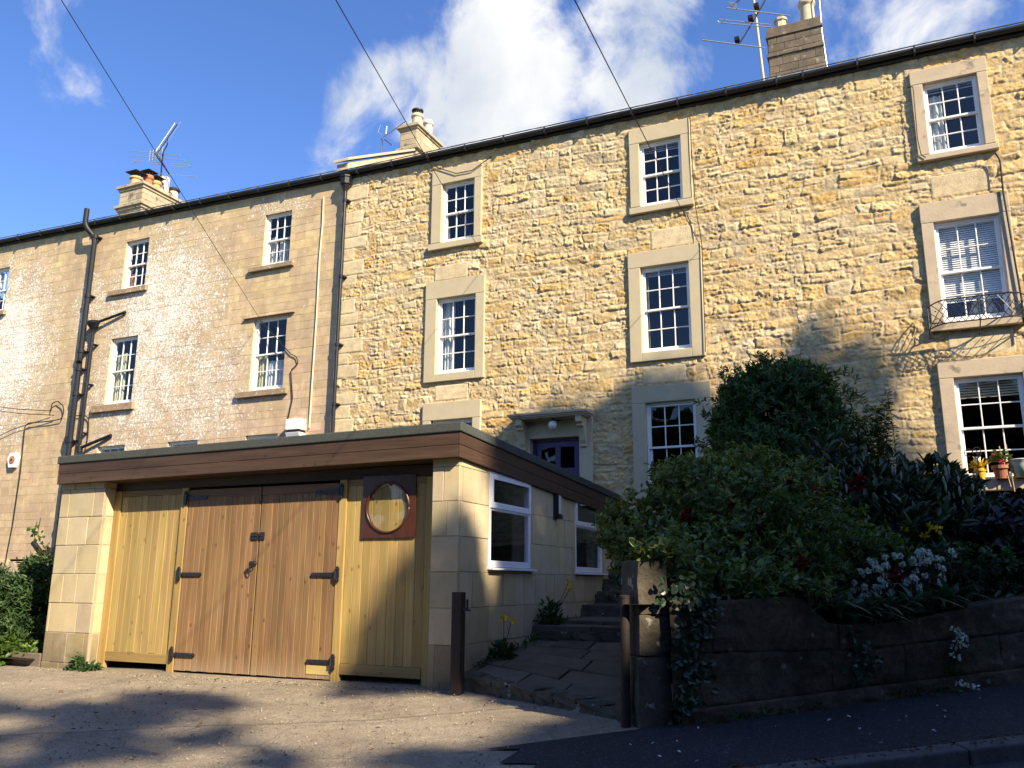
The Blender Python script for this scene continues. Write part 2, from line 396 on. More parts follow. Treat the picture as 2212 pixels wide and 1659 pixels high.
def m_tarmac(name, base, chip, dark, big, seam=False):
    k = NT(name); v = k.coord()
    d, cc = k.vor(v, 110); sep = k.n('ShaderNodeSeparateColor'); k.L(cc, sep.inputs[0])
    c = k.mix(k.ramp(sep.outputs[0], [(.2, .25), (.9, 1.0)]), dark, base)
    c = k.mix(k.ramp(sep.outputs[1], [(.93, 0.0), (.98, .6)]), c, chip)
    w = k.noise(v, .9, 7, .62); c = k.mix(1.0, c, k.ramp(w, [(.3, .70), (.7, 1.20)]), 'MULTIPLY')
    w2 = k.noise(v, 7, 6, .65); c = k.mix(1.0, c, k.ramp(w2, [(.3, .80), (.7, 1.12)]), 'MULTIPLY')
    w3 = k.noise(k.coord((1, 1, 1), (5, 2, 0)), 2.3, 7, .65); c = k.mix(k.ramp(w3, [(.56, 0.0), (.70, .65)]), c, big)
    if seam:   # old trench joint across the drive and a few hairline cracks
        sp = k.n('ShaderNodeSeparateXYZ'); k.L(v, sp.inputs[0])
        wob = k.math('MULTIPLY', k.math('SUBTRACT', k.noise(v, 2.5, 6, .6), .5), .22)
        ln = k.math('ABSOLUTE', k.math('ADD', k.math('ADD', k.math('SUBTRACT', sp.outputs[1], k.math('MULTIPLY', sp.outputs[0], .55)), -8.95), wob), 0)
        c = k.mix(k.ramp(ln, [(.010, .55), (.05, 0.0)]), c, tuple(q*.45 for q in dark))
        cd, _ = k.vor(k.coord((.55, .8, 1), (2, 1, 0)), 1.0, 'DISTANCE_TO_EDGE')
        wv = k.math('ADD', cd, k.math('MULTIPLY', k.math('SUBTRACT', k.noise(v, 5, 6, .7), .5), .05))
        c = k.mix(k.ramp(wv, [(.003, .35), (.008, 0.0)]), c, tuple(q*.6 for q in dark))
    k.col(c); b = k.bump(d, .5, .005); k.bump(w2, .3, .01, b); return k.fin(.9, .25)

# stain areas of the ashlar front: (x, z, radius x, radius z, strength)
ASH_LICHEN = [(-2.2, 7.2, 3.0, 3.9, .72), (-4.6, 6.6, 2.6, 3.9, .68), (3.5, 7.7, 3.1, 3.2, .64), (3.0, 5.8, 3.0, 2.8, .57), (5.0, 5.4, 2.9, 2.6, .48), (1.0, 7.9, 1.2, 1.8, .46), (7.0, 9.6, 1.6, .9, .36), (2.6, 4.2, 2.2, 1.2, .42)]
m_chimb = simple('pale_chimney_stone', (.50, .43, .28), (.34, .29, .19), 3.0, .92, .15, .5, .006, attr=True, spots=((.20, .17, .12), 4.5, .60))
m_rub = m_rubble(); m_ash = m_ashlar()
m_blk = m_block('garage_block_stone', (.30, .25, .16), .35)
m_chim = simple('chimney_stone', (.20, .165, .115), (.12, .10, .075), 5, .92, .15, .5, .006, attr=True, spots=((.28, .25, .19), 7, .60))
m_mortar = simple('lime_mortar', (.40, .33, .22), (.34, .28, .18), 12, .95, .1)
m_surp = simple('painted_stone_dressing', (.50, .43, .27), (.45, .385, .245), 5, .8, .25, .2, .004)
m_surs = simple('bare_stone_dressing', (.54, .44, .30), (.44, .36, .25), 4, .92, .15, .5, .008, spots=((.24, .2, .15), 2.2, .60))
m_sill = simple('weathered_sill_stone', (.36, .26, .15), (.24, .18, .11), 6, .92, .15, .5, .01, spots=((.55, .5, .42), 14, .60))
m_white = simple('white_gloss_paint', (.82, .82, .80), (.78, .78, .75), 9, .35, .5, .08, .002)
m_upvc = simple('white_plastic_frame', (.80, .81, .83), (.77, .78, .80), 4, .3, .5, .0)
m_glass_ = m_glass()
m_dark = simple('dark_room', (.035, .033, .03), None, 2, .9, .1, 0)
m_blackpipe = simple('black_pipe_paint', (.012, .012, .014), (.018, .018, .020), 10, .42, .3, .1, .002)
m_gut = simple('black_gutter', (.013, .013, .014), (.03, .03, .028), 7, .5, .4, .25, .004)
m_slate = simple('roof_slate', (.075, .075, .08), (.12, .115, .11), 6, .75, .3, .4, .01)
m_felt = simple('green_mineral_felt', (.080, .088, .076), (.055, .062, .055), 40, .95, .15, .6, .004, spots=((.13, .14, .12), 160, .60))
m_fasc = m_wood('brown_stained_board', (.095, .057, .032), (.045, .026, .014), 'x', True, .55, .35)
m_fascy = m_wood('brown_stained_side_board', (.085, .048, .028), (.042, .023, .014), 'y', True, .55, .35)
m_pine = m_wood('treated_pine', (.45, .325, .118), (.34, .225, .07), 'z')
m_pinex = m_wood('treated_pine_rail', (.35, .245, .085), (.27, .175, .055), 'x')
m_door = m_wood('brown_door_board', (.30, .182, .078), (.17, .094, .038), 'z', bleach=(.36, .26, .165))
m_doorx = m_wood('brown_door_rail', (.26, .148, .062), (.155, .082, .034), 'x')
m_plate = simple('varnished_hardwood', (.085, .028, .012), (.042, .015, .008), 14, .3, .5, .1, .002, stretch=(1, 1, .25))
m_iron = simple('black_iron', (.012, .012, .014), (.02, .02, .022), 20, .42, .5, .35, .003)
m_steel = simple('galvanised_steel', (.42, .43, .44), (.32, .33, .34), 20, .35, .5, .05, .002, metal=.8)
m_alu = simple('aluminium_rod', (.62, .63, .65), (.5, .5, .52), 20, .35, .5, 0, metal=.6)
m_purple = simple('purple_door_paint', (.034, .017, .095), (.028, .014, .08), 4, .35, .5, .05)
m_darkwood = simple('dark_stained_post', (.030, .022, .017), (.045, .035, .028), 8, .75, .25, .4, .004, stretch=(8, 8, .6))
m_rust = simple('rusty_pipe', (.036, .025, .019), (.022, .016, .013), 9, .75, .3, .4, .004)
m_old = simple('old_mossy_stone', (.12, .10, .072), (.06, .055, .038), 5, .95, .1, .7, .02, spots=((.30, .28, .23), 9, .62))
def m_wall_old():
    k = NT('roadside_wall_stone'); v = k.coord(); a = k.noise(v, 2.2, 9, .68); b = k.noise(v, 16, 7, .7)
    c = k.mix(k.ramp(a, [(.32, 0.0), (.66, 1.0)]), (.040, .033, .023), (.125, .096, .062))
    c = k.mix(1.0, c, k.ramp(b, [(.25, .55), (.7, 1.25)]), 'MULTIPLY')
    gm = k.noise(k.coord((1, 1, 1), (4, 1, 7)), 3.1, 8, .68); c = k.mix(k.ramp(gm, [(.54, 0.0), (.66, .7)]), c, (.045, .052, .026))
    d, cc = k.vor(v, 9); sp = k.n('ShaderNodeSeparateColor'); k.L(cc, sp.inputs[0])
    li = k.math('MULTIPLY', k.ramp(k.math('ADD', d, k.math('MULTIPLY', k.math('SUBTRACT', b, .5), .2)), [(.14, 1.0), (.24, 0.0)]), k.ramp(sp.outputs[0], [(.74, 0.0), (.76, .55)]))
    c = k.mix(li, c, (.27, .245, .175)); k.col(c)
    b1 = k.bump(b, 1.0, .025); k.bump(a, .6, .05, b1); return k.fin(.96, .08)
m_wallst = m_wall_old() or simple('roadside_wall_stone', (.115, .088, .056), (.055, .045, .030), 3.5, .95, .1, .7, .02, spots=((.26, .24, .19), 6, .64))
m_flag = simple('flagstone', (.135, .115, .085), (.085, .075, .056), 4, .9, .2, .5, .008, attr=True)
m_bed = simple('path_joint_grit', (.075, .062, .045), (.045, .042, .028), 14, 1, .05, .6, .01)
m_soil = simple('garden_soil', (.04, .03, .02), (.025, .02, .013), 9, 1, .05, .8, .03)
m_tar = m_tarmac('worn_tarmac', (.315, .262, .18), (.56, .50, .40), (.165, .137, .095), (.18, .143, .097), True)
m_asph = m_tarmac('dark_asphalt', (.030, .029, .030), (.14, .14, .14), (.014, .014, .015), (.024, .023, .023))
m_road = m_tarmac('road_asphalt', (.075, .073, .072), (.2, .2, .2), (.035, .034, .034), (.05, .05, .05))
m_kerb = simple('kerb_concrete', (.115, .11, .10), (.065, .063, .06), 9, .9, .2, .5, .006)
m_grass = simple('field_grass', (.05, .08, .02), (.035, .055, .015), 2, 1, .1, .3, .05)
m_terra = simple('terracotta', (.42, .17, .09), (.34, .14, .075), 8, .85, .2, .2, .004)
m_buff = simple('buff_clay_pot', (.55, .38, .18), (.42, .27, .12), 7, .85, .2, .2, .004)
m_cream = simple('cream_clay_pot', (.58, .50, .34), (.48, .41, .28), 6, .85, .2, .2, .004)
m_pale = simple('pale_weathered_pot', (.68, .60, .52), (.52, .38, .28), 5, .85, .2, .3, .004)
m_lead = simple('lead_flashing', (.28, .29, .31), (.22, .23, .25), 6, .6, .4, .2)
m_bark = simple('bark', (.09, .065, .045), (.05, .038, .028), 8, .95, .1, .8, .02, stretch=(1, 1, .2))
m_stem = simple('green_brown_stem', (.07, .065, .03), (.05, .04, .022), 8, .9, .2, .3)
m_cabw = simple('cream_cable', (.62, .55, .40), (.55, .48, .34), 6, .6, .3, 0)
m_cabk = simple('black_cable', (.010, .010, .012), None, 6, .6, .3, 0)
m_curt = simple('pale_curtain', (.55, .58, .58), (.48, .50, .50), 6, .95, .1, 0)
m_curty = simple('yellow_green_curtain', (.50, .50, .32), (.42, .42, .26), 6, .95, .1, 0)
m_red = simple('red_petal', (.30, .012, .02), (.20, .008, .014), 8, .6, .3, 0)
m_pink = simple('pink_petal', (.70, .16, .18), (.60, .10, .13), 8, .6, .3, 0)
m_yel = simple('yellow_petal', (.75, .52, .02), (.65, .42, .015), 8, .6, .3, 0)
m_wht = simple('white_petal', (.72, .74, .74), (.62, .64, .64), 8, .6, .3, 0)
m_spike = simple('greenish_flower_spike', (.42, .38, .27), (.34, .31, .21), 12, .8, .2, .3)
m_teal = simple('teal_plastic', (.02, .11, .14), (.016, .09, .12), 6, .4, .5, 0)
m_wire = simple('weathered_timber', (.22, .17, .12), (.15, .12, .09), 6, .9, .2, .4, stretch=(1, 8, 8))
m_redl = simple('alarm_red', (.55, .07, .04), None, 5, .5, .4, 0)
m_paleglass = simple('opal_glass', (.75, .73, .68), (.70, .68, .63), 5, .25, .5, 0)
m_foil = simple('yellow_pot_wrap', (.70, .42, .03), (.62, .35, .02), 10, .45, .5, .3)
m_cane = simple('bamboo_cane', (.55, .38, .18), (.45, .30, .13), 6, .6, .3, 0)
m_jug = simple('enamel_jug', (.62, .66, .56), (.42, .58, .34), 7, .35, .5, 0)
m_litter = simple('dry_leaf', (.17, .09, .035), (.10, .055, .025), 20, .9, .2, .2)
m_grassb = m_leaf('grass_blade', (.09, .15, .03), (.07, .12, .028), .5, .3, .3)
l_bright = m_leaf('fresh_leaf', (.075, .13, .022), (.05, .10, .018))
l_aza = m_leaf('azalea_leaf', (.155, .20, .05), (.095, .14, .036), .42, .45, .3)
l_round = m_leaf('shrub_leaf', (.065, .125, .038), (.045, .095, .028), .45, .4, .3)
l_wisp = m_leaf('wispy_leaf', (.06, .11, .03), (.045, .085, .022), .5, .3, .4)
l_laur = m_leaf('laurel_leaf', (.055, .080, .030), (.035, .055, .022), .28, .5, .15)
l_purp = m_leaf('purple_leaf', (.060, .036, .040), (.040, .026, .028), .35, .5, .15)
l_ivy = m_leaf('ivy_leaf', (.030, .060, .028), (.020, .042, .020), .35, .5, .15)
l_strap = m_leaf('strap_leaf', (.060, .105, .050), (.040, .075, .036), .4, .4, .25)
l_fern = m_leaf('ferny_leaf', (.055, .105, .035), (.035, .075, .025), .5, .3, .3)
l_tree = m_leaf('beech_leaf', (.045, .075, .02), (.032, .058, .015), .5, .3, .25)

# ------------------------------------------------------------------ ground
def gz(X, Y):
    c = .05 if X > -4.25 else .006
    return -1.06+.06*(min(Y, 30)-8)+c*(X+4.25)
def grid_sheet(name, xs, ys, zf, mat, kind='structure', keep=None):
    V = [(x, y, zf(x, y)) for y in ys for x in xs]; nx = len(xs); F = []
    for j in range(len(ys)-1):
        for i in range(nx-1):
            if keep and not keep((xs[i]+xs[i+1])/2, (ys[j]+ys[j+1])/2): continue
            F.append([j*nx+i, j*nx+i+1, (j+1)*nx+i+1, (j+1)*nx+i])
    o = make_obj(name, V, F, mat, None); props(o, kind=kind); return o
def kerb_x(Y): return -.765+(Y-5.61)*1.475           # kerb line, x as a function of y
def wall_y(X): return 6.48+.836*(X+1.68)              # front of the roadside wall
ys_far = [-900, -300, -120, -60, -30, -15, -8, -4, 0, 4, 8, 12, 16, 22, 30, 60, 120, 300, 900]
xs_far = [-900, -300, -120, -60, -40, -24, -16, -10, -4.25, 0, 6, 12, 20, 40, 80, 160, 300, 900]
def far_z(x, y):
    return gz(max(-60, min(x, 25)), max(-10, min(y, 30)))-.32-.004*max(0, abs(x)-60)-.004*max(0, abs(y)-40)
grid_sheet('ground', xs_far, ys_far, far_z, m_grass)
# the drive in front of the garage, worn tarmac with shallow unevenness
xs = list(np.arange(-16, -1.2, .12)); ys = list(np.arange(2.0, 8.5, .12))
def drive_z(x, y): return gz(x, y)+.018*(fbm(np.array([x*.7]), np.array([y*.7]), 3)[0]-.5)*2
def seam(x): return 5.95+.33*(x+5.6)
dv = grid_sheet('driveway', xs, ys, drive_z, m_tar, keep=lambda x, y: x < kerb_x(y)+.12 and (x < -1.9 or y < wall_y(x)+.1))
# new dark asphalt pavement along the roadside wall
def pave_pt(t, f):
    ka = np.array((t, 5.61+(t+.765)/1.475)); wa = np.array((t-.75, wall_y(t-.75)+.12)); p = ka+(wa-ka)*f
    return (p[0], p[1], gz(p[0], p[1])+.012+.010*(fbm(np.array([p[0]*.8]), np.array([p[1]*.8]), 6)[0]-.5))
N, M_ = 70, 8
V = [pave_pt(-1.95+9.5*i/N+(.10*math.sin(j*2.1) if i == 0 else 0), j/M_) for j in range(M_+1) for i in range(N+1)]
F = [[j*(N+1)+i, j*(N+1)+i+1, (j+1)*(N+1)+i+1, (j+1)*(N+1)+i] for j in range(M_) for i in range(N)]
props(make_obj('pavement', V, F, m_asph), kind='structure')
# the road beyond the kerb
xs = list(np.arange(-6, 14, .5)); ys = list(np.arange(-4, 14, .5))
grid_sheet('road', xs, ys, lambda x, y: gz(x, y)-.09, m_road, keep=lambda x, y: x > kerb_x(y)-.6)
mb = MB()
d = Vector((1.475, 1, 0)).normalized(); nrm = Vector((d.y, -d.x, 0))
t = -1.6
while t < 7.0:
    ln = .88+.05*random.random(); a = Vector((-.765, 5.61, 0))+d*t; b = a+d*(ln-.012)
    dz = -.035 if t < -1.2 else .014
    P = []
    for zz in (-.22, dz):
        for (q, w) in ((a, .0), (b, .0), (b, .15), (a, .15)):
            p = q+nrm*w; P.append((p.x, p.y, gz(p.x, p.y)+zz-.012*(w > 0)*(zz > -.1)))
    mb.hexa(P); t += ln
props(mb.build('kerb', m_kerb, bevel=.012), kind='structure')
# left strip of soil beside the garage and behind it
grid_sheet('soil', list(np.arange(-24, -10.2, .4)), list(np.arange(7.9, 15.1, .4)), lambda x, y: -1.02+.10*(y-7.9)+.10*(fbm(np.array([x]), np.array([y]), 5)[0]-.5), m_soil)

# ------------------------------------------------------------------ windows and houses
def rect_minus(rects, holes):
    out = list(rects)
    for (a, b, c, d) in holes:
        nx = []
        for (x0, x1, z0, z1) in out:
            if b <= x0 or a >= x1 or d <= z0 or c >= z1: nx.append((x0, x1, z0, z1)); continue
            if x0 < a: nx.append((x0, a, z0, z1))
            if x1 > b: nx.append((b, x1, z0, z1))
            xa, xb = max(x0, a), min(x1, b)
            if z0 < c: nx.append((xa, xb, z0, c))
            if z1 > d: nx.append((xa, xb, d, z1))
        out = nx
    return [r for r in out if r[1]-r[0] > .004 and r[3]-r[2] > .004]
FY = 15.0
def sash_window(house, ox, surround=None, sillr=None, mat_s=None, proud=.07, recess=.02, curtain=None, rows=4, label=None, sill_mat=None, sill_out=.09):
    """ox = opening (x0,x1,z0,z1); the white box frame is the window, everything else hangs from it"""
    x0, x1, z0, z1 = ox
    yf = FY+recess                       # front of box frame
    mb = MB(); w = .032
    for (a, b, c, d) in ((x0, x0+w, z0, z1), (x1-w, x1, z0, z1), (x0+w, x1-w, z1-.032, z1), (x0+w, x1-w, z0, z0+.035)):
        mb.box(a, b, yf, yf+.14, c, d)
    win = mb.build('window', m_white, house, bevel=.004)
    if label: win['label'] = label
    # two sliding sashes
    ix0, ix1, iz0, iz1 = x0+w+.001, x1-w-.001, z0+.036, z1-.033
    zm = (iz0+iz1)/2
    glass = MB()
    for up in (1, 0):
        ys = yf+(.028 if up else .072)
        a, b = (zm-.02, iz1) if up else (iz0, zm+.02)
        s = MB(); st = .036; br = .038 if up else .072; tr = .038 if up else .036
        s.box(ix0, ix0+st, ys, ys+.042, a, b); s.box(ix1-st, ix1, ys, ys+.042, a, b)
        s.box(ix0+st, ix1-st, ys, ys+.042, b-tr, b); s.box(ix0+st, ix1-st, ys, ys+.042, a, a+br)
        gx0, gx1, ga, gb = ix0+st, ix1-st, a+br, b-tr
        nr = rows//2
        for k in (1, 2):
            xx = gx0+(gx1-gx0)*k/3; s.box(xx-.0095, xx+.0095, ys+.004, ys+.036, ga, gb)
        for k in range(1, nr):
            zz = ga+(gb-ga)*k/nr
            for q in range(3):
                xa = gx0+(gx1-gx0)*q/3+(.0095 if q else 0); xb = gx0+(gx1-gx0)*(q+1)/3-(.0095 if q < 2 else 0)
                s.box(xa, xb, ys+.005, ys+.035, zz-.0095, zz+.0095)
        s.build('sash', m_white, win, bevel=.004)
        glass.add([(gx0, ys+.02, ga), (gx1, ys+.02, ga), (gx1, ys+.02, gb), (gx0, ys+.02, gb)], [(0, 1, 2, 3)])
    glass.build('glass', m_glass_, win)
    if surround:
        a, b, c, d = surround; mb = MB(); yp = FY-proud
        sb = z0 if sillr else c
        mb.box(a, x0, yp, FY+recess+.10, sb, z1); mb.box(x1, b, yp, FY+recess+.10, sb, z1)
        mb.box(a-.003, b+.003, yp-.003, FY+recess+.10, z1, d)
        if not sillr: mb.box(x0, x1, yp, FY+recess+.10, c, z0)
        mb.build('surround', mat_s, win, bevel=.010)
    elif mat_s is None:
        # plain plastered reveals
        mb = MB(); 
        mb.box(x0-.06, x0, FY+.012, FY+recess+.10, z0, z1, (.95, .86, .66)); mb.box(x1, x1+.06, FY+.012, FY+recess+.10, z0, z1, (.95, .86, .66)); mb.box(x0-.06, x1+.06, FY+.012, FY+recess+.10, z1, z1+.06, (.9, .8, .6))
        mb.build('reveal', m_surp, win)
    if sillr:
        a, b, c, d = sillr; mb = MB()
        yo = FY-(proud if surround else 0)-sill_out
        mb.hexa([(a, yo, c), (b, yo, c), (b, FY+recess+.02, c), (a, FY+recess+.02, c), (a, yo, d-.02), (b, yo, d-.02), (b, FY+recess+.02, d), (a, FY+recess+.02, d)])
        mb.build('sill', sill_mat or mat_s or m_sill, win, bevel=.012)
    if curtain:
        for (kind, fa, fb, ga, gb, mt) in curtain:
            cx0, cx1 = ix0+(ix1-ix0)*fa, ix0+(ix1-ix0)*fb; cz0, cz1 = iz0+(iz1-iz0)*ga, iz0+(iz1-iz0)*gb
            yc = yf+(.165 if kind == 'drape' else .135)
            if kind == 'drape':
                n = max(12, int((cx1-cx0)/.012)); vs = []; fs = []
                for i in range(n+1):
                    xx = cx0+(cx1-cx0)*i/n; yy = yc+.022*math.sin(i*.95)+.012*math.sin(i*.37+1)
                    vs += [(xx, yy, cz0), (xx+.01*math.sin(i*.5), yy, cz1)]
                for i in range(n): fs.append((2*i, 2*i+2, 2*i+3, 2*i+1))
                make_obj('curtain', vs, fs, mt, win, smooth=True)
            else:
                mb = MB(); n = int((cz1-cz0)/.036)
                for i in range(n):
                    zz = cz0+(cz1-cz0)*(i+.5)/n
                    mb.add([(cx0, yc-.008, zz-.018), (cx1, yc-.008, zz-.018), (cx1, yc+.008, zz+.014), (cx0, yc+.008, zz+.014)], [(0, 1, 2, 3)])
                mb.build('blind', mt, win)
    return win
def U(*q): return tuple(v*FY for v in q)

def rubble(house, X0, X1, Z0, Z1, step, style, seed, flats, holes, split):
    """a coursed rubble front as real relief: every stone gets its own height, tilt and colour"""
    r = np.random.default_rng(seed)
    xs = np.arange(X0, X1+step/2, step); zs = np.arange(Z0, Z1+step/2, step)
    X, Z = np.meshgrid(xs, zs); nx, nz = len(xs), len(zs)
    big = style == 'big'
    wz = Z+.11*(fbm(X*.45, Z*.5, seed+1, 3)-.5)*2+.035*(fbm(X*2.2, Z*2.2, seed+2, 3)-.5)*2
    wx = X+.07*(fbm(X*2.6, Z*2.6, seed+3, 3)-.5)*2
    wzr = wz+.012*(vnoise(X*14, Z*14, seed+4)-.5)*2; wxr = wx+.014*(vnoise(X*13, Z*13, seed+5)-.5)*2
    hs = []; z = Z0-.5
    edges = [z]
    while z < Z1+.6:
        h = r.choice([.11, .14, .17, .21, .25], p=[.14, .24, .28, .22, .12])*(1.15 if big else 1.0)*r.uniform(.9, 1.12); z += h; edges.append(z); hs.append(h)
    edges = np.array(edges); hs = np.array(hs)
    ci = np.clip(np.searchsorted(edges, wzr)-1, 0, len(hs)-1)
    DU = np.zeros_like(X); sx = np.zeros_like(X); sz = np.zeros_like(X); hw = np.zeros_like(X); hh = np.zeros_like(X); sid = np.zeros_like(X, dtype=int)
    nid = 0
    for i in range(len(hs)):
        m = ci == i
        if not m.any(): continue
        b = [X0-1.0-r.random()*.3]
        while b[-1] < X1+1:
            b.append(b[-1]+np.clip(r.lognormal(math.log(.33 if big else .28), .40), .10, .66)*(1.0 if hs[i] > .14 else 1.1))
        b = np.array(b); zl = wzr[m]-edges[i]; h = hs[i]
        sl = r.uniform(-.25, .25, len(b))
        x = wxr[m]
        j = np.clip(np.searchsorted(b, x)-1, 0, len(b)-2)
        x2 = x+sl[j]*(zl-h/2)*.8; j = np.clip(np.searchsorted(b, x2)-1, 0, len(b)-2)
        w = b[j+1]-b[j]
        spl = (r.random(len(b)) < (.30 if h > .17 else .06)); fr = r.uniform(.35, .65, len(b))
        s_ = spl[j]; f_ = fr[j]; low = zl < f_*h
        zc = np.where(s_, np.where(low, f_*h/2, (f_+1)*h/2), h/2); hz = np.where(s_, np.where(low, f_*h/2, (1-f_)*h/2), h/2)
        sx[m] = x2-(b[j]+w/2); sz[m] = zl-zc; hw[m] = w/2; hh[m] = hz
        sid[m] = nid+j*2+np.where(s_ & ~low, 1, 0); nid += len(b)*2
    ns = nid+8
    # flat dressed stones replace the rubble in places
    flat = np.zeros_like(X, dtype=bool)
    for (a, b2, c, d2) in flats:
        m = (X > a) & (X < b2) & (Z > c) & (Z < d2)
        sx[m] = X[m]-(a+b2)/2; sz[m] = Z[m]-(c+d2)/2; hw[m] = (b2-a)/2; hh[m] = (d2-c)/2; sid[m] = ns; flat |= m; ns += 1
    ns += 1
    H = r.uniform(.009, .021, ns)*np.where(r.random(ns) < .10, 1.5, 1.0); gap = r.uniform(.003, .011, ns); rough = r.uniform(.4, 1.7, ns)
    tx = r.normal(0, .07, ns); tz = r.normal(0, .11, ns); rad = r.uniform(.15, .55, ns)
    pal = np.array([(.57, .435, .22), (.54, .395, .18), (.55, .375, .14), (.51, .32, .10), (.62, .51, .31), (.44, .36, .225)])
    p = [.36, .26, .13, .045, .125, .08] if not big else [.48, .28, .085, .015, .10, .04]
    pal = pal*.76+np.array((.555, .428, .218))*.24
    pc = pal[r.choice(len(pal), ns, p=p)]*r.uniform(.87, 1.12, (ns, 1))
    # orange beds cluster in patches of the wall
    q = np.minimum(hw, hh)*rad[sid]; q = np.minimum(q, .035); q = np.where(flat, .006, q)
    ax = np.abs(sx)-(hw-q); az = np.abs(sz)-(hh-q)
    dd = -(np.sqrt(np.maximum(ax, 0)**2+np.maximum(az, 0)**2)+np.minimum(np.maximum(ax, az), 0)-q)
    dd = dd+np.where(flat, 0, .012*(vnoise(X*22, Z*22, seed+8)-.5)*2)
    g = np.where(flat, .004, gap[sid])
    prof = sstep(0, np.where(flat, .012, .017), dd-g)
    n1 = fbm(X*7, Z*9, seed+9, 3)-.5; n2 = fbm(X*19, Z*24, seed+10, 2)-.5; n3 = vnoise(X*42, Z*36, seed+11)-.5
    h = H[sid]*(.75+.25*sstep(0, .05, dd-g))+tx[sid]*sx*.7+tz[sid]*sz*.7
    h = np.clip(h, .006, .048)
    rr = np.where(flat, .12, rough[sid])
    h = np.where(flat, .020, h)+rr*(.015*n1+.024*n2+.014*n3)*np.where(big, .8, 1.0)
    # broken, eroded pockets
    er = sstep(.60, .72, fbm(X*1.5, Z*2.6, seed+12, 4)); h = h-np.where(flat, 0, er*.020*(fbm(X*11, Z*13, seed+13, 2)))
    mort = .004+.012*(fbm(X*6, Z*6, seed+14, 3)-.5)
    hgt = mort*(1-prof)+np.maximum(h, -.012)*prof
    col = pc[sid]*(1+.30*n1+.34*n2)[..., None]
    og = sstep(.52, .68, fbm(X*.55, Z*.6, seed+15, 3))[..., None]
    col = col*(1-og*.30)+col*np.array([1.04, .86, .58])*og*.30
    col[flat] = (np.array((.60, .49, .29))*(1+.25*n1[flat][:, None]))*r.uniform(.9, 1.08, ns)[sid[flat]][:, None]
    mc = np.array((.49, .393, .245))*(1+.3*n1+.2*n2)[..., None]
    a = np.clip(prof*1.6-.2, 0, 1)[..., None]
    col = np.clip(mc*(1-a)+col*a, .02, .8)
    V = np.stack([X, FY-hgt, Z], -1).reshape(-1, 3)
    idx = np.arange(nx*nz).reshape(nz, nx)
    keep = np.ones((nz-1, nx-1), bool); xc = (X[:-1, :-1]+step/2); zc = (Z[:-1, :-1]+step/2)
    for (a_, b_, c_, d_) in holes: keep &= ~((xc > a_) & (xc < b_) & (zc > c_) & (zc < d_))
    F = np.stack([idx[:-1, :-1], idx[:-1, 1:], idx[1:, 1:], idx[1:, :-1]], -1)[keep]
    return make_obj('wall', V, F, m_rub, house, col.reshape(-1, 3), smooth=True)
def ashlar(house, X0, X1, Z0, Z1, holes, seed, tint):
    r = np.random.default_rng(seed); mb = MB(); z = Z0
    while z < Z1-.02:
        h = min(r.choice([.17, .19, .22]), Z1-z); x = X0-r.random()*.4
        while x < X1:
            w = r.uniform(.24, .48); a, b = max(x, X0), min(x+w, X1)
            if b-a > .02:
                zz = (z-0)/9.0; pk = np.clip(1.15-zz*1.5, 0, 1)*.8*np.clip((a+19)/5+.3, .35, 1)
                base = np.array((.57, .445, .245))*(1-pk)+np.array((.55, .40, .285))*pk
                c = tuple(base*r.uniform(.86, 1.10)*np.array((1, r.uniform(.95, 1.03), r.uniform(.9, 1.06))))
                dy = r.uniform(-.003, .003)
                for (p, q, s, t) in rect_minus([(a+.003, b-.003, z+.003, z+h-.003)], holes):
                    mb.add([(p, FY+dy, s), (q, FY+dy, s), (q, FY+dy, t), (p, FY+dy, t), (p, FY+.012, s), (q, FY+.012, s), (q, FY+.012, t), (p, FY+.012, t)],
                           [(0, 1, 2, 3), (0, 4, 5, 1), (1, 5, 6, 2), (2, 6, 7, 3), (3, 7, 4, 0)], c)
            x += w
        z += h
    wall = mb.build('wall', m_ash, house)
    jb = MB()
    for (p, q, s, t) in rect_minus([(X0, X1, Z0, Z1)], holes):
        jb.add([(p, FY+.004, s), (q, FY+.004, s), (q, FY+.004, t), (p, FY+.004, t)], [(0, 1, 2, 3)])
    jb.build('joints', m_mortar, wall)
    return wall
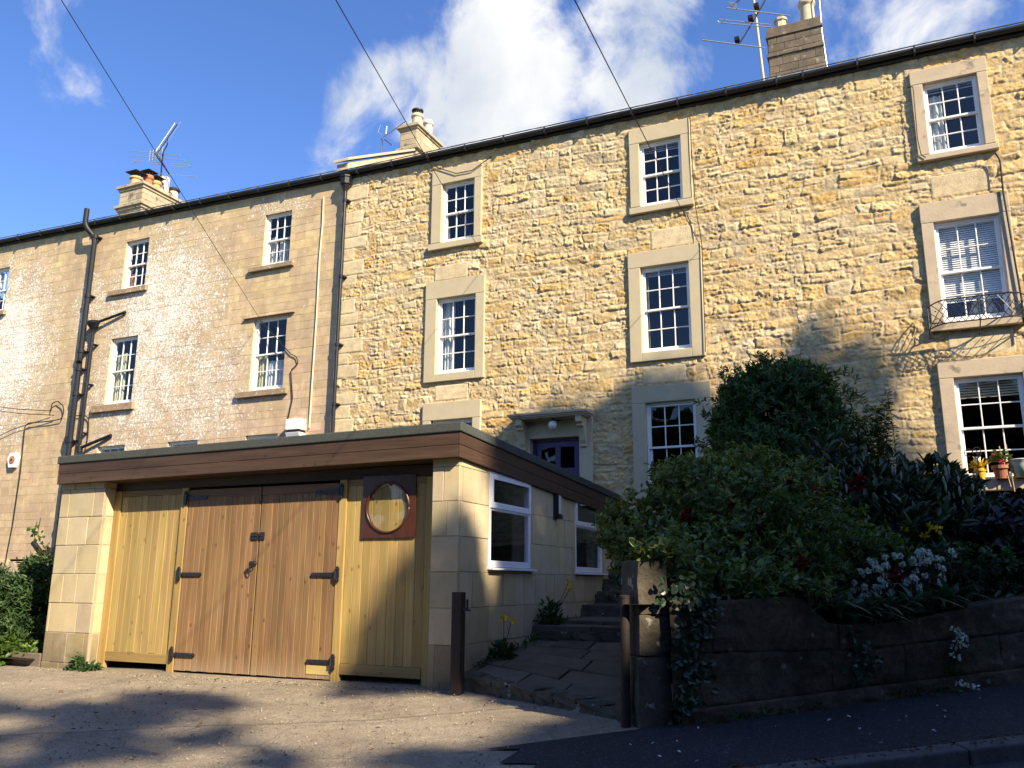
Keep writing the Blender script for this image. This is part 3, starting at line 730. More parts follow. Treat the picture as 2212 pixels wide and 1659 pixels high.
def house_shell(house, X0, X1, ze0, ze1, party=True, rear_mat=None):
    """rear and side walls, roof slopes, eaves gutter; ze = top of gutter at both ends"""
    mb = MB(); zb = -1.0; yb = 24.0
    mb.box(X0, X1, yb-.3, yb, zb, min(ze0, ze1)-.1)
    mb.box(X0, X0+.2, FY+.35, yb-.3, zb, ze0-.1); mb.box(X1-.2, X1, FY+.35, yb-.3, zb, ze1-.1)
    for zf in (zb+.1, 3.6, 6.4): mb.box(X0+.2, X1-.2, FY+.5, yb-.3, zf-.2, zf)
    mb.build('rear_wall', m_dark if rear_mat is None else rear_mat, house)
    yr = 19.5; rise = (yr-14.84)*.577
    mb = MB()
    for (ya, yb2, s0) in ((14.84, yr, 0), (24.3, yr, 0)):
        a0, a1 = ze0+.03, ze1+.03
        mb.hexa([(X0, ya, a0-.05), (X1, ya, a1-.05), (X1, yb2, a1+rise-.05), (X0, yb2, a0+rise-.05), (X0, ya, a0), (X1, ya, a1), (X1, yb2, a1+rise), (X0, yb2, a0+rise)])
    # slate edges just showing over the gutter
    x = X0; i = 0
    while x < X1-.05:
        w = min(.26, X1-x); f = (x-X0)/(X1-X0); z0 = ze0+(ze1-ze0)*f+.035+random.uniform(0, .006)
        mb.hexa([(x+.004, 14.80, z0), (x+w-.004, 14.80, z0), (x+w-.004, 15.2, z0+.23), (x+.004, 15.2, z0+.23), (x+.004, 14.80, z0+.012), (x+w-.004, 14.80, z0+.012), (x+w-.004, 15.2, z0+.242), (x+.004, 15.2, z0+.242)])
        x += w
    mb.build('roof', m_slate, house)
    # half round gutter on a black board, with brackets
    mb = MB(); n = 8; m = max(2, int((X1-X0)/.5)); prof = [(math.cos(math.pi+math.pi*k/n)*.062, math.sin(math.pi+math.pi*k/n)*.075) for k in range(n+1)]
    prof = prof+[(p[0]*.88, p[1]*.86+.003) for p in prof[::-1]]
    vs = []; fs = []; N = len(prof)
    for i in range(m+1):
        f = i/m; x = X0+(X1-X0)*f; z0 = ze0+(ze1-ze0)*f+.008*math.sin(x*1.1)
        vs += [(x, 14.862+p[0], z0+p[1]) for p in prof]
    for i in range(m):
        for k in range(N): fs.append((i*N+k, i*N+(k+1) % N, (i+1)*N+(k+1) % N, (i+1)*N+k))
    mb.add(vs, fs)
    mb.hexa([(X0, 14.93, ze0-.115), (X1, 14.93, ze1-.115), (X1, 15.02, ze1-.115), (X0, 15.02, ze0-.115), (X0, 14.93, ze0+.02), (X1, 14.93, ze1+.02), (X1, 15.02, ze1+.02), (X0, 15.02, ze0+.02)])
    x = X0+.4
    while x < X1:
        f = (x-X0)/(X1-X0); z0 = ze0+(ze1-ze0)*f
        mb.box(x-.016, x+.016, 14.790, 14.93, z0-.098, z0-.070); mb.box(x-.016, x+.016, 14.785, 14.80, z0-.095, z0+.015); x += .92
    mb.build('gutter', m_gut, house)
def chimney(house, X0, X1, Y0, Y1, zb, bands, ztop, mat, courses=True, cap=(.05, .10)):
    """bands: list of (z0, z1, outset); front face Y0"""
    mb = MB(); r = np.random.default_rng(int(abs(X0*10)))
    z = zb
    while z < ztop-.01:
        h = min(.17, ztop-z)
        for (xa, xb, ya, yb, ax) in ((X0, X1, Y0, Y0, 'x'), (X1, X1, Y0, Y1, 'y'), (X0, X1, Y1, Y1, 'x'), (X0, X0, Y0, Y1, 'y')):
            L0, L1 = (X0, X1) if ax == 'x' else (Y0, Y1); t = L0-(.15 if int(z*10) % 2 else 0)
            while t < L1-.02:
                w = r.uniform(.26, .40); a, b = max(L0, t)+.003, min(L1, t+w)-.003
                if b-a > .02:
                    c = tuple(np.array((1, 1, 1))*r.uniform(.8, 1.15))
                    if ax == 'x': mb.box(a, b, ya-.008 if ya == Y0 else ya-.03, ya+.03 if ya == Y0 else ya+.008, z+.003, z+h-.003, c)
                    else: mb.box(xa-.03 if xa == X1 else xa-.008, xa+.008 if xa == X1 else xa+.03, a, b, z+.003, z+h-.003, c)
                t += w
        z += h
    mb.box(X0+.005, X1-.005, Y0+.005, Y1-.005, zb-.5, ztop-.003, (.8, .8, .8))
    for (a, b, o) in bands: mb.box(X0-o, X1+o, Y0-o, Y1+o, a, b, (.92, .92, .9))
    return mb.build('chimney', mat, house, bevel=.006)
def pot(ch, mat, x, y, z, r, h, collar=True, cowl=None, sq=False):
    mb = MB(); n = 8 if sq else 18
    pr = [(r*1.06, 0), (r*1.02, h*.1), (r*.96, h*.7), (r*.95, h*.78), (r*1.18, h*.81), (r*1.20, h*.90), (r*1.05, h*.93), (r*1.08, h), (r*.86, h), (r*.84, h*.7)]
    if not collar: pr = [(r, 0), (r*.96, h), (r*.84, h), (r*.82, h*.7)]
    mb.lathe(pr, (x, y, z), n); mb.build('chimney_pot', mat, ch, smooth=not sq)
    if cowl == 'cage':
        mb = MB(); q = r*1.15
        for k in range(10):
            a = 2*math.pi*k/10; mb.tube([(x+q*.85*math.cos(a), y+q*.85*math.sin(a), z+h), (x+q*.85*math.cos(a), y+q*.85*math.sin(a), z+h+.13)], .005, 4)
        s = q*1.25; zt = z+h+.13
        mb.add([(x-s, y-s, zt), (x+s, y-s, zt), (x+s, y+s, zt), (x-s, y+s, zt), (x, y, zt+.10), (x-s, y-s, zt-.01), (x+s, y-s, zt-.01), (x+s, y+s, zt-.01), (x-s, y+s, zt-.01)],
               [(0, 1, 4), (1, 2, 4), (2, 3, 4), (3, 0, 4), (8, 7, 6, 5), (0, 5, 6, 1), (1, 6, 7, 2), (2, 7, 8, 3), (3, 8, 5, 0)])
        mb.build('cowl', m_gut, ch)
    if cowl == 'drum':
        mb = MB(); q = r*.85
        for k in range(14):
            a = 2*math.pi*k/14; mb.tube([(x+q*math.cos(a), y+q*math.sin(a), z+h), (x+q*math.cos(a), y+q*math.sin(a), z+h+.10)], .007, 4)
        mb.lathe([(q*1.3, .10), (q*1.32, .14), (q*.4, .18)], (x, y, z+h), 18); mb.lathe([(q*1.02, -.02), (q*1.02, .03)], (x, y, z+h), 18); mb.build('cowl', m_gut, ch)
    if cowl == 'low':
        mb = MB(); mb.lathe([(r*1.25, 0), (r*1.3, .05), (r*.7, .11)], (x, y, z+h), 18); mb.build('cowl', m_gut, ch)

XA, XB, XC, XD = -19.42, -11.06, -1.40, 6.0
ZEA, ZEB, ZEC, ZED = 9.47, 9.36, 9.12, 9.04
# -- far left house: pale ashlar front
hA = thing('terraced_house', 'leftmost house, pale front blotched with white lichen, beyond the tall black pipe', 'house', (-20, 15, -1), 'houses of the terrace')
hol = [U(-1.556, -1.5013, .4905, .577)]
ashlar(hA, -28, XA, .50, 9.38, hol, 3, None)
mb = MB()
for k in range(160):
    x = random.uniform(-28, XA-.1); z = random.uniform(-1.0, .42); mb.stone((x, 15.0, z), random.uniform(.25, .5), .12, random.uniform(.13, .22), k, tuple(np.array((.45, .36, .22))*random.uniform(.7, 1.1)))
mb.box(-28, XA-.01, 14.98, 15.3, -1.2, .45, (.34, .28, .18)); mb.build('plinth', m_blk, hA)
sash_window(hA, hol[0], None, U(-1.578, -1.492, .480, .4903), None, curtain=[('drape', 0, .3, 0, 1, m_curt)], recess=.07)
house_shell(hA, -28, XA, ZEA+.1, ZEB)
# -- second house, ashlar with two columns of windows
hB = thing('terraced_house', 'smooth ashlar house with thin lichened sills, between the tall black pipe and the downpipe', 'house', (-20, 15, -1), 'houses of the terrace')
LT2, LT1 = U(-.8921, -.8391, .4845, .5714), U(-1.1987, -1.144, .4885, .5765)
LM2, LM1 = U(-.899, -.8347, .283, .398), U(-1.2083, -1.1461, .2865, .4011)
B1, B2, B3 = U(-1.2125, -1.149, .10, .2157), U(-1.056, -.9935, .10, .2142), U(-.8989, -.8376, .10, .214)
hol = [LT2, LT1, LM2, LM1, B1, B2, B3]
ashlar(hB, XA, XB, -1.0, 9.3, hol, 5, None)
sash_window(hB, LT2, None, U(-.9142, -.8280, .4755, .4843), None, curtain=[('drape', 0, .22, 0, .62, m_curt), ('drape', .35, .72, 0, .5, m_curt)], recess=.07)
sash_window(hB, LT1, None, U(-1.2240, -1.1355, .478, .4883), None, curtain=[('drape', .0, .30, 0, .35, m_terra)], recess=.07)
sash_window(hB, LM2, None, U(-.9205, -.8235, .2722, .2828), None, curtain=[('drape', 0, .25, 0, .5, m_curty), ('drape', .3, .9, 0, .42, m_curt)], recess=.07)
sash_window(hB, LM1, None, U(-1.2320, -1.1365, .2730, .2863), None, curtain=[('drape', 0, .42, 0, .8, m_curty)], recess=.07)
for b in (B1, B2, B3): sash_window(hB, b, None, None, None, recess=.07)
mb = MB(); mb.hexa([(LM2[0]-.28, 14.93, LM2[3]+.015), (LM2[1]+.22, 14.93, LM2[3]+.015), (LM2[1]+.22, 15.0, LM2[3]+.015), (LM2[0]-.28, 15.0, LM2[3]+.015), (LM2[0]-.28, 14.93, LM2[3]+.03), (LM2[1]+.22, 14.93, LM2[3]+.03), (LM2[1]+.22, 15.0, LM2[3]+.05), (LM2[0]-.28, 15.0, LM2[3]+.05)])
mb.build('drip_mould', m_sill, hB)
house_shell(hB, XA, XB, ZEB, ZEC+.04)
ch = chimney(hB, -19.92, -19.02, 16.22, 17.80, 9.6, [(10.42, 10.50, .10), (10.34, 10.42, .05), (11.03, 11.11, .09), (10.95, 11.03, .04)], 11.03, m_chimb)
for (mt, x, y, r, h, cw, col) in ((m_buff, -19.62, 16.45, .155, .36, 'cage', True), (m_terra, -19.52, 16.80, .125, .55, 'cage', True), (m_buff, -19.50, 17.08, .125, .48, 'cage', True), (m_pale, -19.55, 17.42, .15, .78, None, False)):
    pot(ch, mt, x, y, 11.11, r, h, col, cw)
pot(ch, m_cream, -19.46, 17.70, 11.1, .15, .45, False, 'low')
# -- third house, orange rubble with painted dressings, purple door
hC = thing('terraced_house', 'orange rubble stone house with beige painted window surrounds and a purple front door', 'house', (-6.2, 15, .67), 'houses of the terrace')
T1s, T1, T1l = U(-.5834, -.5032, .459, .5824), U(-.5672, -.5147, .4700, .5593), U(-.5867, -.5006, .459, .4697)
T2s, T2, T2l = U(-.2881, -.2084, .4607, .5808), U(-.2748, -.2203, .4710, .5595), U(-.2895, -.2065, .4607, .4707)
M1s, M1 = U(-.5886, -.4964, .2666, .412), U(-.5707, -.5100, .2775, .386)
M2s, M2 = U(-.2936, -.2007, .2657, .4088), U(-.278, -.2168, .2769, .388)
G1s, G1 = U(-.5879, -.5, .093, .2372), U(-.5755, -.512, .105, .213)
G2s, G2 = U(-.2931, -.1971, .093, .2342), U(-.2764, -.2154, .105, .2136)
DRs, DR = (-6.69, -5.17, .62, 3.08), (-6.43, -5.43, .67, 2.68)
inset = lambda s: (s[0]+.03, s[1]-.03, s[2]+.03, s[3]-.03)
flats = [U(-.5775, -.5240, .4130, .4360), U(-.2640, -.2080, .4105, .4370), U(-.572, -.520, .2400, .2620), U(-.280, -.225, .237, .259)]
z = .7; k = 0
while z < 8.9:
    L = (.52, .34, .60, .40)[k % 4]+.05*math.sin(k*2.3); h = (.30, .26, .34)[k % 3]
    if k % 7 != 4: flats.append((-11.04, -11.04+L, z, z+h))
    z += h; k += 1
rubble(hC, -11.06, XC, .2, 9.06, .015, 'mixed', 21, flats, [inset(q) for q in (T1s, T2s, M1s, M2s, G1s, G2s, DRs)], None)
sash_window(hC, T1, T1s, T1l, m_surp, curtain=[('drape', 0, .1, 0, .3, m_curt)], sill_out=.03)
sash_window(hC, T2, T2s, T2l, m_surp, curtain=[('blind', 0, 1, .90, 1, m_curt)], sill_out=.03)
sash_window(hC, M1, M1s, None, m_surp, curtain=[('drape', 0, .34, 0, 1, m_curt), ('drape', .9, 1, 0, 1, m_curt)])
sash_window(hC, M2, M2s, None, m_surp, curtain=[('drape', 0, .08, 0, 1, m_curty), ('blind', 0, 1, .93, 1, m_curt)])
sash_window(hC, G1, G1s, None, m_surp)
sash_window(hC, G2, G2s, None, m_surp)
house_shell(hC, -11.06, XC, ZEC+.02, ZED+.01)
ch = chimney(hC, -11.34, -10.83, 17.62, 18.80, 10.2, [(11.06, 11.14, .09), (11.72, 11.80, .09), (11.66, 11.72, .04)], 11.72, m_chimb)
pot(ch, m_cream, -11.02, 17.92, 11.80, .14, .44, True, 'drum'); pot(ch, m_pale, -11.02, 18.5, 11.80, .12, .56, True)
mb = MB()   # coped upstand over the party wall
mb.hexa([(-11.22, 14.80, 9.18), (-10.90, 14.80, 9.18), (-10.90, 17.6, 10.82), (-11.22, 17.6, 10.82), (-11.22, 14.80, 9.34), (-10.90, 14.80, 9.34), (-10.90, 17.6, 10.98), (-11.22, 17.6, 10.98)])
mb.hexa([(-11.28, 14.72, 9.35), (-10.84, 14.72, 9.35), (-10.84, 17.6, 11.00), (-11.28, 17.6, 11.00), (-11.28, 14.72, 9.42), (-10.84, 14.72, 9.42), (-10.84, 17.6, 11.07), (-11.28, 17.6, 11.07)])
mb.build('coping', m_surs, hC, bevel=.01)
# front door: purple, two glazed upper panels, wreath knocker
mb = MB(); x0, x1, z0, z1 = DR; yd = 15.10; st = .11
mb.box(x0, x0+.05, yd-.01, yd+.09, z0, z1); mb.box(x1-.05, x1, yd-.01, yd+.09, z0, z1); mb.box(x0+.05, x1-.05, yd-.01, yd+.09, z1-.05, z1)
a, b = x0+.052, x1-.052; xm = (a+b)/2
zz = [z0+.02, z0+.22, z0+.78, z0+.90, z1-.68, z1-.56, z1-.16, z1-.052]
for (p, q) in ((a, a+st), (b-st, b), (xm-.055, xm+.055)): mb.box(p, q, yd+.02, yd+.065, zz[0], zz[7])
for (p, q) in ((zz[0], zz[1]), (zz[2], zz[3]), (zz[4], zz[5]), (zz[6], zz[7])):
    mb.box(a+st, xm-.055, yd+.0201, yd+.064, p, q); mb.box(xm+.055, b-st, yd+.0201, yd+.064, p, q)
for (p, q) in ((a+st, xm-.055), (xm+.055, b-st)):
    for (c, d) in ((zz[1], zz[2]), (zz[3], zz[4])):
        mb.box(p, q, yd+.045, yd+.06, c, d); mb.box(p+.05, q-.05, yd+.033, yd+.05, c+.05, d-.05)
door = mb.build('front_door', m_purple, hC, bevel=.004)
mb = MB()
for (p, q) in ((a+st, xm-.055), (xm+.055, b-st)): mb.add([(p, yd+.045, zz[5]), (q, yd+.045, zz[5]), (q, yd+.045, zz[6]), (p, yd+.045, zz[6])], [(0, 1, 2, 3)])
mb.build('glass', m_glass_, door)
mb = MB(); c = Vector((xm, yd, z1-.62)); mb.tube([c+Vector((.075*math.cos(t), 0, .075*math.sin(t))) for t in np.linspace(0, 6.2832, 20)], .022, 6); mb.build('door_wreath', m_iron, door)
mb = MB(); a_, b_, c_, d_ = DRs
mb.box(a_, x0, 14.93, 15.2, c_, d_); mb.box(x1, b_, 14.93, 15.2, c_, d_); mb.box(x0, x1, 14.933, 15.2, z1, d_)
mb.box(a_, b_, 14.75, 15.2, .45, .62)
mb.build('door_surround', m_surp, hC, bevel=.008)
cx0, cx1 = -6.735, -5.15
mb = MB(); mb.hexa([(cx0, 14.54, 3.065), (cx1, 14.54, 3.065), (cx1, 15.0, 3.065), (cx0, 15.0, 3.065), (cx0, 14.54, 3.11), (cx1, 14.54, 3.11), (cx1, 15.0, 3.16), (cx0, 15.0, 3.16)])
mb.box(cx0+.03, cx1-.03, 14.57, 15.0, 3.035, 3.065); mb.box(cx0+.06, cx1-.06, 14.60, 15.0, 3.01, 3.035)
can = mb.build('door_canopy', m_surs, hC, bevel=.006)
br = [(14.62, 3.01), (14.62, 2.90), (14.69, 2.87), (14.69, 2.83), (14.75, 2.80), (14.80, 2.70), (14.84, 2.58), (14.88, 2.52), (14.88, 2.47), (14.93, 2.45), (14.93, 3.01)]
for xx in (-6.60, -5.39):
    mb = MB(); mb.prism(br, xx, xx+.12, 'x'); mb.build('bracket', m_surp, can, bevel=.006)
lamp = thing('porch_lamp', 'small white globe lamp hung under the flat stone door canopy', 'lamp', (-6.0, 14.72, 2.9))
q = px(1194, 918, Y=14.72)
mb = MB(); mb.lathe([(.02, -.085), (.055, -.07), (.082, -.03), (.085, 0), (.08, .035), (.05, .07), (.02, .085)], q, 18); mb.build('globe', m_paleglass, lamp, smooth=True)
mb = MB(); mb.lathe([(.05, .07), (.055, .10), (.03, .12)], q, 14); mb.tube([q+Vector((0, 0, .11)), q+Vector((.02, 0, .16)), (q.x+.03, 14.93, q.z+.15)], .018, 8); mb.lathe([(.05, 0), (.05, .02)], (q.x+.03, 14.91, q.z+.15), 14, axis='y'); mb.build('lamp_holder', m_iron, lamp)
# -- right hand house
hD = thing('terraced_house', 'rightmost rubble house of the terrace, paler coursed stone with bare stone window surrounds', 'house', (1.2, 15, .67), 'houses of the terrace')
T3s, T3, T3l = U(.0481, .1259, .464, .5778), U(.0604, .1153, .4722, .56), U(.0471, .1278, .464, .472)
M3s, M3, M3l = U(.0435, .1300, .2655, .414), U(.0558, .1193, .2751, .3902), U(.0414, .1320, .2655, .2748)
G3s, G3, G3l = U(.0444, .1350, .085, .232), U(.0584, .122, .106, .2136), U(.040, .140, .0935, .1058)
flats = [U(.057, .116, .4195, .4465), U(.037, .055, .432, .441), U(.057, .12, .2365, .2625), U(.0305, .0425, .330, .352)]
rubble(hD, XC, XD, .2, 9.06, .015, 'big', 34, flats, [inset(q) for q in (T3s, M3s, G3s)], None)
sash_window(hD, T3, T3s, T3l, m_surs, curtain=[('drape', 0, .33, 0, .9, m_curt), ('blind', 0, 1, .92, 1, m_curt)], sill_out=.03, proud=.08, recess=.0)
sash_window(hD, M3, M3s, M3l, m_surs, curtain=[('blind', 0, 1, .20, 1, m_white)], sill_out=.04, proud=.08, recess=.0)
sash_window(hD, G3, G3s, G3l, m_surs, curtain=[('blind', 0, 1, .82, .98, m_cream)], sill_out=.10, proud=.08, recess=.0)
house_shell(hD, XC, XD, ZED+.01, ZED-.02)
ch = chimney(hD, -1.80, -.72, 17.0, 17.6, 10.0, [(10.90, 10.97, .035), (11.36, 11.42, .035), (11.42, 11.60, .012)], 11.58, m_chim)
pot(ch, m_cream, -1.53, 17.25, 11.58, .125, .34, True, None, True); pot(ch, m_cream, -.98, 17.25, 11.58, .150, .62, True)
mb = MB(); mb.lathe([(.13, 0), (.13, .25), (.11, .25)], (-.98, 17.25, 12.2), 16); mb.build('flue_guard', m_steel, ch)
mb = MB(); mb.box(-1.84, -.70, 16.96, 17.02, 9.95, 10.42); mb.build('flashing', m_lead, ch)

# ------------------------------------------------------------------ garage
GX0, GX1, GY = -10.26, -4.25, 8.0
PXL, PXR = -9.45, -4.576           # inner faces of the two piers
GB = 13.25
garage = thing('garage', 'low flat-roofed garage with cream stone piers, brown double doors and yellow pine side panels', 'garage', (-7.2, 8.0, -1.08))
def block_face(mb, ax, const, lo, hi, zlo, zhi, holes, seed, h=.365, out=-1, skirt=False):
    """coursed cut stone on a face: ax 'x' runs along x at y=const, ax 'y' runs along y at x=const"""
    r = np.random.default_rng(seed); z = zhi; k = 0
    while z > zlo+.01:
        zz = max(zlo, z-h) if k else z-.10
        t = lo-r.random()*.25
        while t < hi:
            w = r.uniform(.22, .52); a, b = max(t, lo), min(t+w, hi)
            if b-a > .03:
                base = np.array((.52, .435, .262))*r.uniform(.86, 1.10)*np.array((1, r.uniform(.965, 1.01), r.uniform(.86, 1.05)))
                if zz < zlo+.25: base = base*np.array((.62, .60, .60))
                for (p, q, s, u) in rect_minus([(a+.0035, b-.0035, zz+.0035, z-.0035)], holes):
                    dy = r.uniform(0, .008)
                    if ax == 'x': mb.box(p, q, const-dy, const+.03, s, u, tuple(base))
                    else: mb.box(const-.03, const+dy, p, q, s, u, tuple(base))
            t += w
        z = zz; k += 1
W1, W2 = (8.713, 9.894, .168, 1.232), (11.466, 12.645, .149, 1.19)
mb = MB()
block_face(mb, 'x', GY, PXR+.002, GX1, -1.20, 1.30, [], 1)
block_face(mb, 'y', GX1, GY+.032, GB, -1.25, 1.30, [W1, W2], 3)
pm = MB()
block_face(pm, 'x', GY, GX0, PXL-.002, -1.20, 1.27, [], 2)
# inner reveal of the pier, blocks running back
block_face(pm, 'y', PXL-.006, GY+.036, GY+.30, -1.20, 1.27, [], 4)
pm.build('pier', m_blk, garage, bevel=.006)
wall = mb.build('wall', m_blk, garage, bevel=.006)
mb = MB()   # core of the walls behind the facing, mortar coloured
mb.box(PXR, GX1-.004, GY+.004, GY+.35, -1.3, 1.31); mb.box(GX0, PXL-.004, GY+.004, GY+.35, -1.3, 1.27)
for (p, q, s, u) in rect_minus([(GY+.35, GB, -1.3, 1.31)], [W1, W2]): mb.box(GX1-.25, GX1-.004, p, q, s, u)
mb.box(GX0, GX0+.25, GY+.35, GB, -1.3, 1.27); mb.box(GX0+.25, GX1-.25, GB-.25, GB, -1.3, 1.2)
mb.box(GX0+.25, GX1-.25, GY+.35, GB-.25, -1.3, -1.15)
mb.build('wall_core', m_mortar, garage)
# roof: felt capping with a thick turned-down edge, two fascia boards on front and side
def zr(x, y): return 1.612+(x+10.26)/(6.06)*.045-(y-7.9)*.047      # top of felt
FX0, FX1, FYf, FYb = -10.26, -4.20, 7.90, 13.40
mb = MB()
def slab(mb, x0, x1, y0, y1, top, bot, col=(1, 1, 1)):
    mb.hexa([(x0, y0, zr(x0, y0)+bot), (x1, y0, zr(x1, y0)+bot), (x1, y1, zr(x1, y1)+bot), (x0, y1, zr(x0, y1)+bot),
             (x0, y0, zr(x0, y0)+top), (x1, y0, zr(x1, y0)+top), (x1, y1, zr(x1, y1)+top), (x0, y1, zr(x0, y1)+top)], col)
slab(mb, FX0, FX1, FYf, FYb, -.02, -.10)
slab(mb, FX0-.02, FX1+.02, FYf-.018, FYf+.11, .0, -.105); slab(mb, FX1-.11, FX1+.02, FYf+.1102, FYb, 0, -.105); slab(mb, FX0-.02, FX0+.11, FYf+.1102, FYb, 0, -.105)
roof = mb.build('roof', m_felt, garage, bevel=.012)
for (t, b) in ((-.108, -.238), (-.242, -.372)):
    mb = MB(); c = random.uniform(.9, 1.1); o = 0 if t > -.2 else .004
    slab(mb, FX0, FX1-.028, FYf+o*.6, FYf+.028, t, b, (c, c, c)); mb.build('fascia_board', m_fasc, roof, bevel=.003)
    mb = MB(); slab(mb, FX1-.028, FX1-o*.6, FYf+o*.6, FYb, t, b, (c*.95, c*.95, c*.95)); mb.build('fascia_board', m_fascy, roof, bevel=.003)
# soffit and dark head board above doors and panels
mb = MB(); slab(mb, FX0+.01, FX1-.03, FYf+.028, GY+.36, -.345, -.365); mb.build('soffit', m_fasc, roof)
DYP = 8.16
mb = MB(); mb.box(PXL+.003, PXR-.003, DYP+.012, DYP+.10, 1.14, 1.262, (.9, .9, .9)); mb.build('head_board', m_fasc, garage)
def boards(mb, x0, x1, z0, z1, y, bw, th=.018, jit=.12, seed=0, warm=None):
    r = np.random.default_rng(seed); n = max(1, round((x1-x0)/bw)); w = (x1-x0)/n; c = .0045
    for i in range(n):
        a, b = x0+i*w+.0008, x0+(i+1)*w-.0008; k = r.uniform(1-jit, 1+jit); col = (k, k*r.uniform(.96, 1.04), k*r.uniform(.9, 1.06))
        dz = r.uniform(-.003, .003)
        P = [(a, y+th), (a, y+c), (a+c, y), (b-c, y), (b, y+c), (b, y+th)]
        mb.prism(P, z0+dz, z1+dz, 'z', col)
# side panels of treated pine
LPX0, LPX1 = PXL+.004, -8.275
RPX0, RPX1 = -5.775, PXR-.004
DX0, DX1, DXM = -8.165, -5.880, -7.005
mb = MB(); boards(mb, LPX0+.12, LPX1, -.87, 1.06, DYP+.012, .112, seed=5); lp = mb.build('side_panel', m_pine, garage); lp['label'] = 'plain yellow pine panel left of the doors'
mb = MB(); mb.box(LPX0, LPX0+.118, DYP-.004, DYP+.05, -1.08, 1.137, (1.05, 1.0, .95)); mb.build('stile', m_pine, lp, bevel=.003)
mb = MB(); mb.box(LPX0+.119, LPX1, DYP-.002, DYP+.04, -.985, -.873); mb.build('rail', m_pinex, lp, bevel=.003); mb = MB(); mb.box(LPX0+.119, LPX1, DYP+.004, DYP+.04, 1.063, 1.136, (.8, .8, .8)); mb.build('rail', m_pinex, lp, bevel=.003)
mb = MB(); boards(mb, RPX0, RPX1-.17, -.87, 1.06, DYP+.012, .112, seed=8); rp = mb.build('side_panel', m_pine, garage); rp['label'] = 'yellow pine panel with a round window'
mb = MB(); boards(mb, RPX1-.168, RPX1, -1.06, 1.13, DYP+.004, .084, seed=18, jit=.06); mb.build('stile', m_pine, rp)
mb = MB(); mb.box(RPX0, RPX1-.17, DYP-.002, DYP+.04, -.985, -.873); mb.build('rail', m_pinex, rp, bevel=.003); mb = MB(); mb.box(RPX0, RPX1-.17, DYP+.004, DYP+.04, 1.063, 1.136, (.8, .8, .8)); mb.build('rail', m_pinex, rp, bevel=.003)
for (a, b, s) in ((LPX1+.002, DX0-.004, 1), (DX1+.004, RPX0-.002, 2)):
    mb = MB(); mb.box(a, b, DYP-.012, DYP+.06, -1.10, 1.137, (1.03, 1.0, .97)); mb.build('post', m_pine, garage, bevel=.003)
# the pair of brown doors
def hinge(door, xh, z, sgn, L):
    """strap hinge: strap runs to sgn side from the pivot at xh"""
    mb = MB(); y = DYP-.022
    xa, xb = sorted((xh, xh+sgn*L))
    P = [(xh+sgn*.02, z-.024), (xh+sgn*(L-.02), z-.022), (xh+sgn*L, z-.010), (xh+sgn*L, z+.010), (xh+sgn*(L-.02), z+.022), (xh+sgn*.02, z+.024)]
    if sgn < 0: P = P[::-1]
    mb.prism(P, y, y+.010, 'y')
    # fleur shaped jamb plate
    prof = [(.006, -.092), (.020, -.075), (.028, -.055), (.020, -.040), (.026, -.03), (.026, .03), (.020, .040), (.028, .055), (.020, .075), (.006, .092)]
    poly = [(xh-sgn*.022+w, z+q) for (w, q) in prof]+[(xh-sgn*.022-w, z+q) for (w, q) in prof[::-1]]
    mb.prism(poly, y-.012, y+.004, 'y')
    mb.tube([(xh+sgn*.004, y-.010, z-.045), (xh+sgn*.004, y-.010, z+.045)], .013, 10)
    for k in (.12, .32, .55, .78, .94): mb.lathe([(.009, 0), (.006, -.007)], (xh+sgn*L*k, y, z), 8, axis='y')
    for q in (-.06, .06): mb.lathe([(.011, 0), (.008, -.010)], (xh-sgn*.022, y-.012, z+q), 8, axis='y')
    mb.build('hinge', m_iron, door, bevel=.0015)
for (a, b, sg, sd_) in ((DX0, DXM-.003, 1, 31), (DXM+.003, DX1, -1, 47)):
    mb = MB(); boards(mb, a+.005, b-.005, -1.045, 1.0, DYP-.004, .088, seed=sd_, jit=.16)
    dr = mb.build('garage_door', m_door, garage); dr['label'] = 'left door leaf with the ring handle' if sg > 0 else 'right door leaf'
    mb = MB(); mb.box(a+.005, b-.005, DYP-.010, DYP+.03, 1.002, 1.105, (.92, .92, .92)); mb.build('rail', m_doorx, dr, bevel=.003)
    xh = a-.012 if sg > 0 else b+.012
    for z in (1.005, .075, -.865): hinge(dr, xh, z, sg, .34)
    if sg > 0:
        mb = MB(); mb.box(b-.11, b-.006, DYP-.018, DYP-.004, .475, .565)
        for q in (-.083, -.033): mb.lathe([(.015, 0), (.013, -.012), (.004, -.014)], (b+q, DYP-.018, .525), 10, axis='y')
        mb.build('lock_plate', m_iron, dr, bevel=.003)
        mb = MB(); c = Vector((b-.035, DYP-.03, .20)); mb.lathe([(.035, .026), (.032, .012), (.014, .0), (.012, -.02), (.028, -.03), (.028, -.045), (.01, -.05)], c, 14, axis='y')
        mb.tube([c+Vector((.03, -.035, 0)), c+Vector((.06, -.04, 0))], .006, 6)
        mb.tube([c+Vector((.030*math.cos(t), -.03-.004*math.sin(t), -.045+.045*math.sin(t))) for t in np.linspace(0, 6.28, 16)], .006, 6)
        mb.build('ring_handle', m_iron, dr)
    else:
        mb = MB(); mb.box(a+.006, a+.085, DYP-.017, DYP-.004, .475, .565); mb.lathe([(.012, 0), (.010, -.012)], (a+.04, DYP-.017, .525), 10, axis='y'); mb.build('lock_plate', m_iron, dr, bevel=.003)
        mb = MB(); mb.box(b-.33, b-.01, DYP-.009, DYP-.0045, -1.0, -.90, (1.5, 1.7, 1.8)); mb.build('patch_board', m_pinex, dr)
